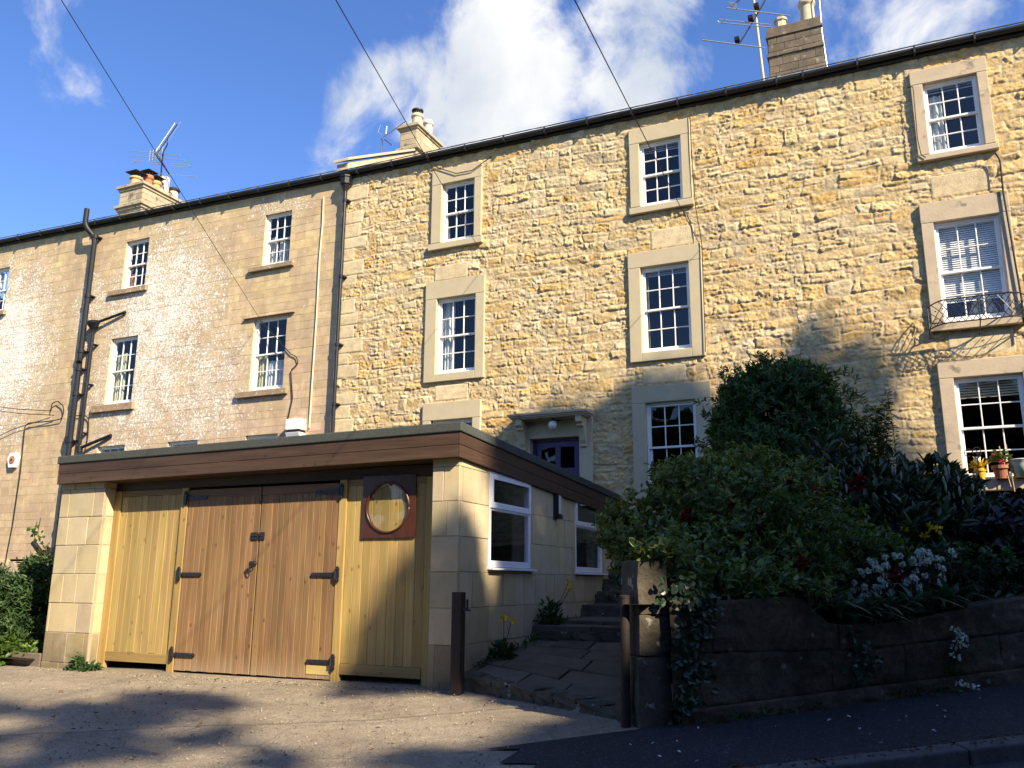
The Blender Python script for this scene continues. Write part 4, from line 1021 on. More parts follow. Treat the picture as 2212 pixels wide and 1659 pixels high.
# round window in its square plate
pl = px(787, 1030, Y=DYP); pr_ = px(896, 1161, Y=DYP); cc = px(841, 1096, Y=DYP); ce = px(797.0, 1096, Y=DYP); rad = abs(cc.x-ce.x)*.98
x0, x1, z0, z1 = pl.x, pr_.x, pr_.z, pl.z; cx, cz = (x0+x1)/2-.01, cc.z
n = 40; ring = [(cx+rad*math.cos(2*math.pi*k/n), cz+rad*math.sin(2*math.pi*k/n)) for k in range(n)]
def on_sq(k):
    a = 2*math.pi*k/n; c, s = math.cos(a), math.sin(a); m = max(abs(c), abs(s)); c, s = c/m, s/m
    return (cx+(c*(x1-cx) if c > 0 else c*(cx-x0)), cz+(s*(z1-cz) if s > 0 else s*(cz-z0)))
sq = [on_sq(k) for k in range(n)]
mb = MB(); y = DYP-.010
vs = [(p[0], y, p[1]) for p in ring]+[(p[0], y, p[1]) for p in sq]+[(p[0], y+.02, p[1]) for p in ring]+[(p[0], y+.02, p[1]) for p in sq]
fs = []
for k in range(n):
    j = (k+1) % n; fs += [(k, j, n+j, n+k), (2*n+j, 2*n+k, 3*n+k, 3*n+j), (j, k, 2*n+k, 2*n+j), (n+k, n+j, 3*n+j, 3*n+k)]
mb.add(vs, fs); port = mb.build('round_window', m_plate, rp)
mb = MB(); mb.tube([(cx+(rad+.012)*math.cos(t), y-.004, cz+(rad+.012)*math.sin(t)) for t in np.linspace(0, 2*math.pi, 49)], .012, 8); mb.build('round_window_ring', m_plate, rp, smooth=True)
mb = MB(); mb.add([(cx+rad*math.cos(2*math.pi*k/n), y+.008, cz+rad*math.sin(2*math.pi*k/n)) for k in range(n)], [tuple(range(n))[::-1]]); mb.build('glass', m_glass_, rp)
# white framed side windows
def upvc(W, ztr, label):
    ya, yb, za, zb = W; x = GX1; w = .062; mb = MB()
    for (p, q, s, u) in ((ya, ya+w, za, zb), (yb-w, yb, za, zb), (ya+w, yb-w, za, za+w+.01), (ya+w, yb-w, zb-w, zb), (ya+w, yb-w, ztr-.035, ztr+.035)): mb.box(x-.06, x+.004, p, q, s, u)
    win = mb.build('window', m_upvc, garage, bevel=.006); win['label'] = label
    mb = MB()   # top hung fanlight sash standing proud
    for (p, q, s, u) in ((ya+.028, ya+.085, ztr-.01, zb-.028), (yb-.085, yb-.028, ztr-.01, zb-.028), (ya+.085, yb-.085, ztr-.01, ztr+.06), (ya+.085, yb-.085, zb-.085, zb-.028)): mb.box(x+.0045, x+.022, p, q, s, u)
    mb.build('fanlight', m_upvc, win, bevel=.004)
    mb = MB()
    for (s, u) in ((za+.06, ztr-.03), (ztr+.05, zb-.08)): mb.add([(x-.02, ya+.06, s), (x-.02, yb-.06, s), (x-.02, yb-.06, u), (x-.02, ya+.06, u)], [(0, 1, 2, 3)])
    mb.build('glass', m_glass_, win)
    mb = MB(); mb.hexa([(x-.05, ya-.03, za-.028), (x+.075, ya-.03, za-.034), (x+.075, yb+.06, za-.034), (x-.05, yb+.06, za-.028), (x-.05, ya-.03, za-.002), (x+.075, ya-.03, za-.012), (x+.075, yb+.06, za-.012), (x-.05, yb+.06, za-.002)])
    mb.build('sill', m_upvc, win, bevel=.004)
upvc(W1, .83, 'white side window nearest the front of the garage')
upvc(W2, .80, 'white side window half hidden by the bushes')
wl = thing('wall_lamp', 'black bulkhead lamp with a white lens on the garage wall between its two side windows', 'lamp', (-4.25, 10.5, .8))
q = px(1203, 1090, X=-4.22)
mb = MB(); mb.box(-4.249, -4.215, q.y-.07, q.y+.07, q.z-.19, q.z+.14); mb.box(-4.215, -4.17, q.y-.06, q.y-.045, q.z-.16, q.z+.14); mb.box(-4.2149, -4.15, q.y-.045, q.y+.05, q.z-.19, q.z-.13); mb.build('lamp_base', m_iron, wl, bevel=.008)
mb = MB(); mb.box(-4.2149, -4.175, q.y-.042, q.y+.055, q.z-.125, q.z+.12); mb.build('lens', m_paleglass, wl, bevel=.012)

# ------------------------------------------------------------------ gate posts, path, steps
p0 = thing('gate_post', 'square dark stained timber gate post with a hook, against the corner of the garage', 'post', (-4.13, 7.82, -1.07))
mb = MB(); q = px(997, 1279, Y=7.82); mb.box(-4.19, -4.085, 7.77, 7.875, -1.15, q.z); mb.build('shaft', m_darkwood, p0, bevel=.006)
mb = MB(); mb.tube([(-4.09, 7.80, q.z-.16), (-4.03, 7.80, q.z-.16), (-4.03, 7.80, q.z-.07)], .013, 8); mb.box(-4.06, -4.0, 7.785, 7.815, q.z-.185, q.z-.165); mb.build('hook', m_iron, p0)
p1 = thing('gate_post', 'round rusty pipe gate post standing before the old stone pier', 'post', (-2.02, 6.5, -1.04))
a = px(1352, 1572, Y=6.50); b = px(1349, 1287, Y=6.50)
mb = MB(); mb.tube([(a.x, 6.5, a.z-.06), (b.x, 6.5, b.z)], .036, 14); mb.build('shaft', m_rust, p1, smooth=False)
mb = MB(); mb.lathe([(.038, -.02), (.039, 0), (.025, .006)], b, 14); mb.build('cap', m_rust, p1)

PA, PBq = Vector((-4.24, 8.2, -.895)), Vector((-2.05, 6.80, -.975))      # front edge of the path
PC, PD = Vector((-2.55, 9.78, -.655)), Vector((-4.24, 9.96, -.655))
def path_pt(s, t, lift=0.0):
    a = PA.lerp(PBq, s); b = PD.lerp(PC, s); p = a.lerp(b, t); p.z += lift+.012*math.sin(s*5+t*3); return p
mb = MB(); rows = 5; r = np.random.default_rng(4)
for j in range(rows):
    t0, t1 = j/rows, (j+1)/rows; s = -.3*r.random()-.05*j
    while s < 1:
        w = r.uniform(.24, .42); a, b = max(0, s)+.004, min(1, s+w)-.004
        if b-a > .04:
            dz = r.uniform(-.010, .008); P = []; k = r.uniform(.72, 1.2); sh = -.05
            for zz in (-.06, dz):
                for (ss, tt) in ((a, t0+.006), (b, t0+.006), (b+sh*0, t1-.006), (a+sh*0, t1-.006)): P.append(tuple(path_pt(min(1, max(0, ss)), tt, zz+r.uniform(-.003, .003))))
            mb.hexa(P, (k, k*.99, k*.96))
        s += w
# treads of the higher steps
TR = [(9.96, 11.72, -.51), (11.72, 12.34, -.29), (12.34, 12.66, -.11), (12.66, 12.98, .06), (12.98, 13.30, .22), (13.30, 13.62, .38), (13.62, 13.90, .54), (13.90, 14.74, .66)]
for i, (ya, yb, z) in enumerate(TR):
    x = -4.24
    while x < -2.5:
        w = r.uniform(.45, .75); b = min(x+w, -2.4); k = r.uniform(.75, 1.15); o = r.uniform(0, .02)
        for (y0, y1, dz) in (((ya-.04+o, ya+.42, 0), (ya+.43, yb, .004)) if yb-ya > .6 else ((ya-.04+o, yb, 0),)):
            mb.box(x+.006, b-.006, y0, y1, z-.06, z+dz+r.uniform(-.004, .004)+(.03*(y1-ya) if yb-ya > 1 else 0), (k, k*.99, k*.97))
        x = b
path = props(mb.build('garden_path', m_flag, None, bevel=.010), kind='structure')
mb = MB()
N = 14; vs = []; fs = []
for j in range(N+1):
    for i in range(N+1): vs.append(tuple(path_pt(i/N*1.0, j/N, -.016)))
for j in range(N):
    for i in range(N): fs.append((j*(N+1)+i, j*(N+1)+i+1, (j+1)*(N+1)+i+1, (j+1)*(N+1)+i))
mb.add(vs, fs); props(mb.build('path_bedding', m_bed), kind='structure')
steps = thing('stone_steps', 'rough stone risers of the worn path climbing beside the garage to the purple door', 'steps', (-3.3, 10, -.6))
def riser(a, b, z0, z1, seed, depth=.16):
    mb = MB(); r = np.random.default_rng(seed); a, b = Vector(a), Vector(b); L = (b-a).length; d = (b-a)/L; t = 0; rot = math.atan2(d.y, d.x)
    while t < L-.03:
        w = min(r.uniform(.13, .34), L-t); p = a+d*(t+w/2); f = (t+w/2)/L; zb, zt = z0[0]+(z0[1]-z0[0])*f, z1[0]+(z1[1]-z1[0])*f
        q = p+Vector((-d.y, d.x, 0))*depth*.42
        hh = zt-zb+.05
        mb.stone((q.x, q.y, (zb+zt)/2-.015), w*1.12, depth*1.5, hh*1.15, int(r.integers(9999)), tuple(np.ones(3)*r.uniform(.7, 1.2)), rot, .16); t += w
    return mb.build('riser', m_old, steps)
riser(PA+Vector((0, -.02, 0)), PBq+Vector((0, -.03, 0)), (-1.10, -1.12), (-.95, -1.02), 1, .20)
for i, (ya, yb, z) in enumerate(TR):
    zb = -.66 if i == 0 else TR[i-1][2]
    riser((-4.24, ya, 0), (-2.45, ya, 0), (zb, zb), (z-.075, z-.075), 10+i)
mb = MB()   # broken nosing stones along the front edge
t = 0
while t < 1:
    w = random.uniform(.08, .2); p = PA.lerp(PBq, t+w/2); mb.stone((p.x, p.y+.05, p.z-.028), w*2.5, .26, .085, int(t*1000), tuple(np.ones(3)*random.uniform(1.1, 1.7)), math.atan2(-1.4, 2.19), .12); t += w
mb.build('nosing', m_old, steps)
mb = MB()
for (x, y, z, s, k) in ((-1.98, 6.72, -.93, .30, 1), (-2.02, 6.85, -.74, .24, 2), (-2.12, 7.05, -.80, .22, 3), (-1.95, 7.05, -.60, .26, 4)): mb.stone((x, y, z), s, s*.8, s*.8, k, (.9, .9, .88), .4, .15)
mb.build('end_stones', m_old, steps)

# ------------------------------------------------------------------ old pier and roadside retaining wall
pier = thing('stone_pier', 'old rough square stone pier at the foot of the path beside the round pipe post', 'pier', (-1.85, 6.7, -1.05))
rot = math.atan2(.836, 1.0)*.45
zt = px(1416, 1203, Y=6.72).z; z = -1.15; mb = MB(); k = 0
def rough_block(mb, c, sx, sy, sz, seed, rot, amp, taper=0.0):
    n = 9; vs = []; fs = []; idx = {}
    def vid(p):
        if p not in idx: idx[p] = len(vs); vs.append(p)
        return idx[p]
    g = range(n+1)
    for ax in range(3):
        for sg in (0, n):
            for i in range(n):
                for j in range(n):
                    q = []
                    for (a, b) in ((i, j), (i+1, j), (i+1, j+1), (i, j+1)):
                        p = [0, 0, 0]; p[ax] = sg; p[(ax+1) % 3] = a; p[(ax+2) % 3] = b; q.append(vid(tuple(p)))
                    fs.append(q if sg else q[::-1])
    P = np.array(vs, float)/n*2-1; e = (np.abs(P) > .99).sum(1)
    P *= (1-.035*(e >= 2)-.03*(e == 3))[:, None]
    w = P*np.array([sx, sy, sz])/2; w[:, :2] *= (1-taper*P[:, 2:3])
    k = seed*3.7
    for a in range(3):
        w[:, a] += amp*(fbm(w[:, (a+1) % 3]*7+k, w[:, (a+2) % 3]*7+w[:, a]*5+k, seed % 40, 4)-.5)*2
    cr, sr = math.cos(rot), math.sin(rot)
    w = np.stack([w[:, 0]*cr-w[:, 1]*sr, w[:, 0]*sr+w[:, 1]*cr, w[:, 2]], 1)+np.array(c)
    mb.add([tuple(q) for q in w], fs, (1, 1, 1))
cxp, cyp = -1.905, 6.665
for (h, wx) in ((.62, .27), (.30, .255), (.40, .245)):
    h = min(h, zt-z+.05); rough_block(mb, (cxp, cyp, z+h/2), wx, .34, h*1.0, 70+k, R_(40), .014, .02); z += h; k += 1
mb.build('shaft', m_old, pier)
rw = thing('retaining_wall', 'low dark wall of big mossy stone blocks holding up the garden along the pavement', 'wall', (.5, 8.0, -.8))
wd = Vector((1, .836, 0)).normalized(); wn = Vector((wd.y, -wd.x, 0))       # wn faces the road
def wp(X, z, back=0.0): return Vector((X, wall_y(X), z))-wn*back
TOPX = [-1.68, -1.40, -.90, -.80, -.62, -.50, -.06, .20, .85, 2.0, 7.0]; TOPZ = [-.12, -.125, -.09, -.10, -.29, -.305, -.275, -.22, -.09, .07, .80]
def wtop(X): return float(np.interp(X, TOPX, TOPZ))
def wgz(X): return gz(X, wall_y(X))
def wall_block(mb, Xa, Xb, zb, zt, seed, proud=0.0):
    """one weathered block: its front is a displaced grid"""
    n, m = max(6, int((Xb-Xa)/.03)), 16; vs = []; fs = []
    g = .0025
    for j in range(m+1):
        for i in range(n+1):
            X = Xa+g+(Xb-Xa-2*g)*i/n; f = j/m; z = (zb(X)+g)*(1-f)+(zt(X)-g)*f
            e = min(i, n-i, j, m-j); bk = (.007 if e == 0 else 0)
            bk += .030*(float(fbm(np.array([X*2.5+seed]), np.array([z*2.5]), seed % 50)[0])-.5)+.040*(float(fbm(np.array([X*11+seed]), np.array([z*13]), seed % 30, 3)[0])-.5)+.012*(float(vnoise(np.array([X*17+seed]), np.array([z*17]), seed % 40)[0])-.5)-proud
            vs.append(wp(X, z, bk))
    for j in range(m):
        for i in range(n): fs.append((j*(n+1)+i, j*(n+1)+i+1, (j+1)*(n+1)+i+1, (j+1)*(n+1)+i))
    top = [m*(n+1)+i for i in range(n+1)]; b0 = len(vs)
    for i in top: p = Vector(vs[i])-wn*.30; p.z -= .01; vs.append(p)
    for i in range(n): fs.append((top[i], top[i+1], b0+i+1, b0+i))
    c = random.uniform(.85, 1.15); mb.add([tuple(v) for v in vs], fs, (c, c, c))
mb = MB()
mid = lambda X: wgz(X)+.40+.10*max(0, -.4-X)
xx = [-1.66, -.62, -.10, .62, 1.5, 2.3, 3.2, 4.1, 5.0, 6.0, 7.0]
for i in range(len(xx)-1): wall_block(mb, xx[i], xx[i+1], lambda X: wgz(X)+.12, mid, 100+i)
xx = [-1.66, -1.40, -.56, -.13, .95, 1.9, 2.9, 3.7, 4.8, 5.8, 7.0]
for i in range(len(xx)-1): wall_block(mb, xx[i], xx[i+1], mid, wtop, 130+i, .004)
xx = [-1.62, -.3, .8, 2, 3.4, 4.6, 5.9, 7.0]
for i in range(len(xx)-1): wall_block(mb, xx[i], xx[i+1], lambda X: wgz(X)-.1, lambda X: wgz(X)+.12, 160+i, .035)
mb.build('blocks', m_wallst, rw, smooth=True)
mb = MB()
for i in range(60):
    a, b = -1.52+8.5*i/60, -1.52+8.5*(i+1)/60
    P = [wp(a, wgz(a)-.2, .03), wp(b, wgz(b)-.2, .03), wp(b, wgz(b)-.2, .32), wp(a, wgz(a)-.2, .32), wp(a, wtop(a)-.03, .03), wp(b, wtop(b)-.03, .03), wp(b, wtop(b)-.03, .32), wp(a, wtop(a)-.03, .32)]
    mb.hexa([tuple(p) for p in P], (.6, .6, .6))
mb.build('wall_core', m_wallst, rw)
# garden bed behind it, rising to the terrace before the houses
def bed_z(X, Y):
    t = np.clip((Y-wall_y(X)-.2)/max(.5, 13.6-wall_y(X)), 0, 1); t = t*t*(3-2*t)
    return (wtop(X)-.03)*(1-t)+max(.62, wtop(X))*t
xs = list(np.arange(-2.6, 6.6, .2)); ys = list(np.arange(6.4, 15.2, .2))
grid_sheet('garden_bed', xs, ys, lambda x, y: bed_z(x, y)+.04*(fbm(np.array([x*2]), np.array([y*2]), 9)[0]-.5), m_soil, keep=lambda x, y: y > wall_y(x)+.20 and x > -2.55+(0 if y > 9 else (9-y)*.22))
mb = MB(); mb.box(-10.2, 6.2, 13.95, 14.98, -.5, .615); props(mb.build('terrace', m_kerb), kind='structure')
mb = MB(); mb.box(-2.62, -2.42, 9.0, 13.9, -1.0, .3); mb.build('side_wall', m_old, rw)

# ------------------------------------------------------------------ pipes, boxes and cables on the fronts
def ppath(pts, Y): return [px(x, y, Y=Y) for (x, y) in pts]
Yp = 14.86
dp = thing('drainpipe', 'tall black soil pipe rising past the gutter with an offset bend', 'drainpipe', (-19.4, 14.9, 0))
def rounded(pts, rr=.12, n=5):
    out = [Vector(pts[0])]
    for a, b, c in zip(pts, pts[1:], pts[2:]):
        a, b, c = Vector(a), Vector(b), Vector(c); q = min(rr, (a-b).length*.45, (c-b).length*.45)
        out += arc(b+(a-b).normalized()*q, b, b+(c-b).normalized()*q, n)
    return out+[Vector(pts[-1])]
xm = px(205, 515, Y=Yp); zlow = 3.28
path = [px(188, 452, Y=14.66), px(183, 488, Y=14.66), xm+Vector((0, 0, .02)), (xm.x, Yp, zlow)]
xm0 = px(150, 940, Y=Yp); path[3] = (xm.x, Yp, zlow)
mb = MB(); mb.tube(rounded(path, .16), .068, 14); mb.lathe([(.070, -.02), (.06, .01), (.02, .03)], path[0], 14)
for (zq) in (8.9, 7.25, 5.75, 5.28, 4.62, 3.42): mb.lathe([(.082, -.05), (.084, -.045), (.084, .045), (.082, .05)], (xm.x, Yp, zq), 14); mb.box(xm.x-.02, xm.x+.12, Yp+.03, 15.0, zq-.015, zq+.015)
mb.build('pipe', m_blackpipe, dp, smooth=False)
mb = MB(); mb.tube([(xm.x-.30, 14.99, 3.50), (xm.x-.18, 14.9, 3.42), (xm.x, Yp, 3.30)], .066, 12); mb.build('branch_pipe', m_blackpipe, dp)
mb = MB(); mb.tube([(xm.x-.02, Yp-.05, 5.45), (xm.x+.11, Yp-.06, 5.50)], .05, 10); mb.build('pipe_stub', m_blackpipe, dp)
mb = MB(); mb.tube([(xm.x, Yp, 3.4), (xm.x, Yp, -.6)], .068, 14)
for zq in (2.9, 1.4, .55): mb.lathe([(.084, -.05), (.084, .05)], (xm.x, Yp, zq), 14)
mb.build('lower_pipe', m_blackpipe, dp)
q = px(98, 1190, Y=14.75)
mb = MB(); mb.tube(rounded([px(72, 1172, Y=14.7), px(92, 1200, Y=14.72), px(120, 1190, Y=14.86)], .1), .068, 12); mb.lathe([(.085, -.10), (.085, .10)], px(108, 1192, Y=14.80), 12); mb.build('elbow', m_blackpipe, dp)
d2 = thing('drainpipe', 'thinner black waste pipe with a funnel head and two slanting branch pipes', 'drainpipe', (-18.7, 14.9, 0))
h0 = px(201, 712, Y=14.87); x2 = h0.x
mb = MB(); mb.tube([(x2, 14.88, h0.z), (x2, 14.88, 3.30)], .046, 12)
for zq in (5.9, 4.85, 3.6): mb.lathe([(.055, -.03), (.055, .03)], (x2, 14.88, zq), 12); mb.box(x2-.01, x2+.11, 14.9, 15.0, zq-.012, zq+.012)
mb.build('pipe', m_blackpipe, d2)
mb = MB(); a = px(201, 697, Y=14.87); mb.lathe([(.05, -.26), (.06, -.20), (.20, -.03), (.205, .03), (.17, .03), (.16, .0)], (x2, 14.86, a.z), 8, sq=.62); mb.build('hopper_head', m_blackpipe, d2)
mb = MB(); mb.tube([px(200, 700, Y=14.87), px(271, 674, Y=14.95)], .036, 10); mb.build('branch_pipe', m_blackpipe, d2)
mb = MB(); mb.tube([px(172, 968, Y=14.87), px(240, 940, Y=14.95)], .040, 10); mb.lathe([(.075, -.10), (.075, .05)], px(172, 968, Y=14.87), 12); mb.build('branch_pipe', m_blackpipe, d2)
d3 = thing('drainpipe', 'black rainwater downpipe with a hopper head at the joint between ashlar and rubble fronts', 'drainpipe', (-11.03, 14.9, .6))
a = px(752, 400, Y=14.86); xx = -10.99
mb = MB(); mb.tube([(xx, 14.87, 8.72), (xx, 14.87, .7)], .040, 12)
for zq in (8.45, 6.62, 5.05, 3.72): mb.lathe([(.052, -.035), (.052, .035)], (xx, 14.87, zq), 12); mb.box(xx-.03, xx+.09, 14.87, 15.0, zq-.018, zq+.018)
mb.build('pipe', m_blackpipe, d3)
mb = MB(); mb.lathe([(.045, -.25), (.06, -.2), (.10, -.10), (.13, -.08), (.13, .06), (.15, .08), (.15, .12), (.11, .12)], (xx, 14.86, 8.92), 8, sq=.85); mb.build('hopper_head', m_blackpipe, d3)

wires = []
def cable(name, label, pts, r, mat, n=6, cat='cable', group=None):
    mb = MB(); mb.tube(pts, r, n); o = mb.build(name, mat, None); props(o, label, cat, group); return o
def ground_far(x, y, Y): return px(x, y, Y=Y)
# overhead telephone wires coming from beyond the top of the picture
G = 'overhead telephone wires'
def ext(p, q, k): return (p[0]+(p[0]-q[0])*k, p[1]+(p[1]-q[1])*k)
for (p, q, e, lab) in (((133, 0), (322, 320), (562, 690), 'leftmost overhead wire, crossing the sky past the aerial to the ashlar front'),
                       ((728, 0), (870, 255), (1052, 567), 'middle overhead wire, crossing past the small chimney to a painted window'),
                       ((1243, 0), (1362, 245), (1515, 535), 'rightmost overhead wire, crossing the cloud to the central windows')):
    A0 = px(*ext(p, q, .35), Y=5.0); E0 = px(*e, Y=14.9); A0 = E0+(A0-E0)*2.6
    cable('overhead_wire', lab, sag(A0, E0, .03, 40), .0055, m_cabk, 6, 'wire', G)
cable('service_cable', 'pale conduit running straight down the ashlar front near the downpipe', [px(x, y, Y=14.975) for (x, y) in ((699, 425), (697, 480), (690, 560), (684, 680), (676, 800), (668, 925))], .020, m_cabw)
cable('service_cable', 'looped black lead hanging beside the lower right window of the ashlar house', rounded([px(x, y, Y=14.97) for (x, y) in ((560, 690), (628, 765), (640, 770), (644, 785), (628, 800), (632, 860), (622, 905))], .05), .011, m_cabk)
cable('service_cable', 'upper of the two thin black wires entering at the left edge', [px(-60, 872, Y=14.2), px(40, 884, Y=14.7), px(112, 888, Y=14.9)], .010, m_cabk)
cable('service_cable', 'lower of the two thin black wires entering at the left edge', [px(-60, 880, Y=14.2), px(40, 893, Y=14.7), px(118, 897, Y=14.9)], .010, m_cabk)
cable('service_cable', 'coiled black loop of cable left of the tall soil pipe', rounded([px(x, y, Y=14.93) for (x, y) in ((110, 888), (112, 872), (124, 866), (136, 876), (138, 890), (132, 905), (108, 910), (62, 914), (54, 920), (44, 1020), (28, 1130), (12, 1212), (4, 1245))], .05), .013, m_cabk)
cable('service_cable', 'black cable bracketed across from the soil pipe and down beside the hopper pipe', rounded([px(x, y, Y=14.95) for (x, y) in ((150, 900), (182, 896), (192, 905), (190, 940), (186, 965))], .06), .012, m_cabk)
cable('service_cable', 'slack black cable sagging over the top left painted window', [px(x, y, Y=14.90) for (x, y) in ((915, 330), (945, 362), (985, 375), (1020, 368), (1045, 350), (1062, 338))], .010, m_cabk)
cable('service_cable', 'thick black cable clipped down the right of the upper right windows', rounded([px(x, y, Y=14.88) for (x, y) in ((2150, 330), (2160, 345), (2168, 420), (2192, 560), (2206, 640), (2216, 720))], .05), .016, m_cabk)
cable('service_cable', 'thin black cable hooked over the left of the topmost right window surround', rounded([px(x, y, Y=14.87) for (x, y) in ((1960, 190), (1972, 186), (1976, 230), (1982, 300), (1990, 335), (2000, 340))], .05), .009, m_cabk)
cable('service_cable', 'thin dark lead running down the wall right of the central painted windows', [px(x, y, Y=14.90) for (x, y) in ((1490, 240), (1494, 330), (1502, 445), (1512, 500), (1516, 530), (1520, 640), (1524, 760))], .009, m_cabk)
ab = thing('alarm_box', 'white hexagonal alarm box with a red round badge on the far left wall', 'alarm box', (-21.3, 14.95, 3.0))
c = px(28, 994, Y=14.93)
mb = MB(); poly = [(c.x-.20, c.z+.05), (c.x-.13, c.z+.19), (c.x+.13, c.z+.19), (c.x+.20, c.z+.05), (c.x+.12, c.z-.20), (c.x-.12, c.z-.20)]; mb.prism(poly[::-1], 14.90, 15.0, 'y'); mb.build('case', m_upvc, ab, bevel=.015)
mb = MB(); mb.lathe([(.105, .0), (.105, -.006)], (c.x, 14.898, c.z), 20, axis='y'); mb.build('badge', m_redl, ab)
mb = MB(); mb.lathe([(.068, .0), (.068, -.004)], (c.x, 14.890, c.z), 20, axis='y'); mb.build('badge_ring', m_buff, ab)
mb = MB(); mb.lathe([(.038, .0), (.038, -.004)], (c.x, 14.885, c.z), 16, axis='y'); mb.build('badge_mark', m_iron, ab)
vb = thing('vent_box', 'cream plastic box with a dark slot on the ashlar wall above the garage roof', 'vent', (-12.1, 14.9, 3.3))
a = px(620, 906, Y=14.80); b = px(650, 945, Y=14.80)
mb = MB(); z0, z1 = b.z-.04, a.z; zs = z0+(z1-z0)*.36
mb.hexa([(a.x, 14.83, z0), (b.x-.04, 14.83, z0), (b.x-.04, 15, z0), (a.x, 15, z0), (a.x, 14.76, zs), (b.x-.04, 14.76, zs), (b.x-.04, 15, zs), (a.x, 15, zs)])
mb.hexa([(a.x, 14.76, zs+.06), (b.x-.04, 14.76, zs+.06), (b.x-.04, 15, zs+.06), (a.x, 15, zs+.06), (a.x, 14.76, z1), (b.x-.04, 14.76, z1), (b.x-.04, 15, z1), (a.x, 15, z1)])
mb.build('case', m_white, vb, bevel=.008)
mb = MB(); mb.box(a.x+.01, b.x-.05, 14.80, 15, zs+.001, zs+.059); mb.build('slot', m_iron, vb)

# ------------------------------------------------------------------ aerials
def P3(x, y, Y): return px(x, y, Y=Y)
kA = 1659/300*1/.8848*.0+1
def a1(x, y): return ((200+x*300/1659)*.8848, (250+y*300/1659)*.8848)
ae = thing('tv_aerial', 'aerial with a long slanting comb boom and wide rods on the leftmost chimney', 'aerial', (-19.2, 17.2, 11.0))
Ya = 17.35
mb = MB(); mb.tube([P3(*a1(1058, 1150), Ya), P3(*a1(1075, 880), Ya), P3(*a1(1100, 660), Ya)], .022, 8); mb.build('mast', m_blackpipe, ae)
mb = MB()
for (l, r_, dy) in (((668, 655), (1325, 713), .0), ((680, 720), (1392, 780), .0), ((950, 958), (1550, 1002), 0)): mb.tube([P3(*a1(*l), Ya-.25), P3(*a1(*r_), Ya-.25)], .010, 6)
f = [(690, 783), (1445, 848), (1468, 862), (1445, 880), (690, 806), (674, 795), (690, 783)]
mb.tube([P3(*a1(*q), Ya-.2) for q in f], .009, 6); mb.build('rods', m_alu, ae)
mb = MB(); mb.tube([P3(*a1(985, 690), Ya-.25), P3(*a1(1180, 970), Ya-.25)], .018, 6); mb.tube([P3(*a1(1085, 690), Ya), P3(*a1(1150, 580), Ya), P3(*a1(1160, 490), Ya-.3)], .016, 6)
b0, b1 = P3(*a1(1025, 680), Ya), P3(*a1(1292, 290), Ya-.9); mb.tube([b0, b1], .014, 6); mb.build('boom', m_blackpipe, ae)
mb = MB()
for k in range(20):
    p = b0.lerp(b1, .05+.95*k/19); u = Vector((.09, .03, .02)); v = Vector((-.02, 0, .07)); mb.tube([p-u, p-u*.8+v, p+u*.8+v, p+u], .006, 4)
mb.build('comb', m_alu, ae)
mb = MB(); g0 = P3(*a1(918, 640), Ya); g1 = P3(*a1(1068, 750), Ya)
for k in range(6):
    z = g1.z+.02+(g0.z-g1.z-.04)*k/5; mb.tube([(g0.x, Ya+.02, z), (g1.x, Ya+.02, z)], .012, 5)
for k in range(5):
    x = g0.x+(g1.x-g0.x)*k/4; mb.tube([(x, Ya+.02, g0.z), (x, Ya+.02, g1.z)], .010, 5)
mb.build('reflector', m_alu, ae)
ae2 = thing('tv_aerial', 'small aerial on a short mast left of the middle chimney', 'aerial', (-11.9, 17.6, 11.0))
def b1_(x, y): return ((800+x*.406872)*.8848, (200+y*.406872)*.8848)
Y2 = 17.6
mb = MB(); mb.tube([P3(*b1_(323, 450), Y2), P3(*b1_(326, 335), Y2)], .022, 8); mb.build('mast', m_steel, ae2)
a, b = P3(*b1_(322, 345), Y2), P3(*b1_(470, 235), Y2-.5)
mb = MB(); mb.tube([a, b], .014, 6); mb.tube([P3(*b1_(340, 345), Y2), P3(*b1_(385, 380), Y2)], .010, 6)
mb.build('boom', m_blackpipe, ae2)
mb = MB()
for k in range(13):
    p = a.lerp(b, .1+.9*k/12); mb.tube([p+Vector((-.03, .1, .10)), p, p+Vector((.03, -.1, -.10))], .006, 4)
for (q, w) in (((318, 257), (302, 300)), ((355, 265), (350, 310)), ((302, 300), (330, 318)), ((345, 350), (395, 345)), ((345, 365), (395, 385))): mb.tube([P3(*b1_(*q), Y2), P3(*b1_(*w), Y2)], .006, 4)
mb.build('rods', m_alu, ae2)
ae3 = thing('tv_aerial', 'large aerial of long rods on a tall pale mast by the right hand chimney', 'aerial', (-2.0, 16.8, 10.3))
def c1_(x, y): return ((1600+x*.406872)*.8848, y*.406872*.8848)
Y3 = 16.7
mb = MB(); mb.tube([P3(*c1_(652, 500), Y3), P3(*c1_(600, 80), Y3), P3(*c1_(570, -160), Y3)], .028, 8); mb.build('mast', m_cream, ae3)
mb = MB(); bo = [P3(*c1_(500, 268), Y3-.35), P3(*c1_(580, 140), Y3-.1), P3(*c1_(660, 0), Y3+.1), P3(*c1_(720, -110), Y3+.3)]; mb.tube(bo, .016, 6); mb.tube([P3(*c1_(455, 40), Y3-.4), P3(*c1_(505, 0), Y3-.3), P3(*c1_(600, -80), Y3)], .014, 6)
for q in ((500, 268), (580, 140), (615, 68)): mb.box(P3(*c1_(*q), Y3).x-.05, P3(*c1_(*q), Y3).x+.05, Y3-.25, Y3-.1, P3(*c1_(*q), Y3).z-.04, P3(*c1_(*q), Y3).z+.04)
mb.build('boom', m_blackpipe, ae3)
mb = MB()
for (l, r_, y) in (((428, 48), (808, 95), -.05), ((282, 240), (658, 288), -.4)): mb.tube([P3(*c1_(*l), Y3+y), P3(*c1_(*r_), Y3+y)], .013, 6)
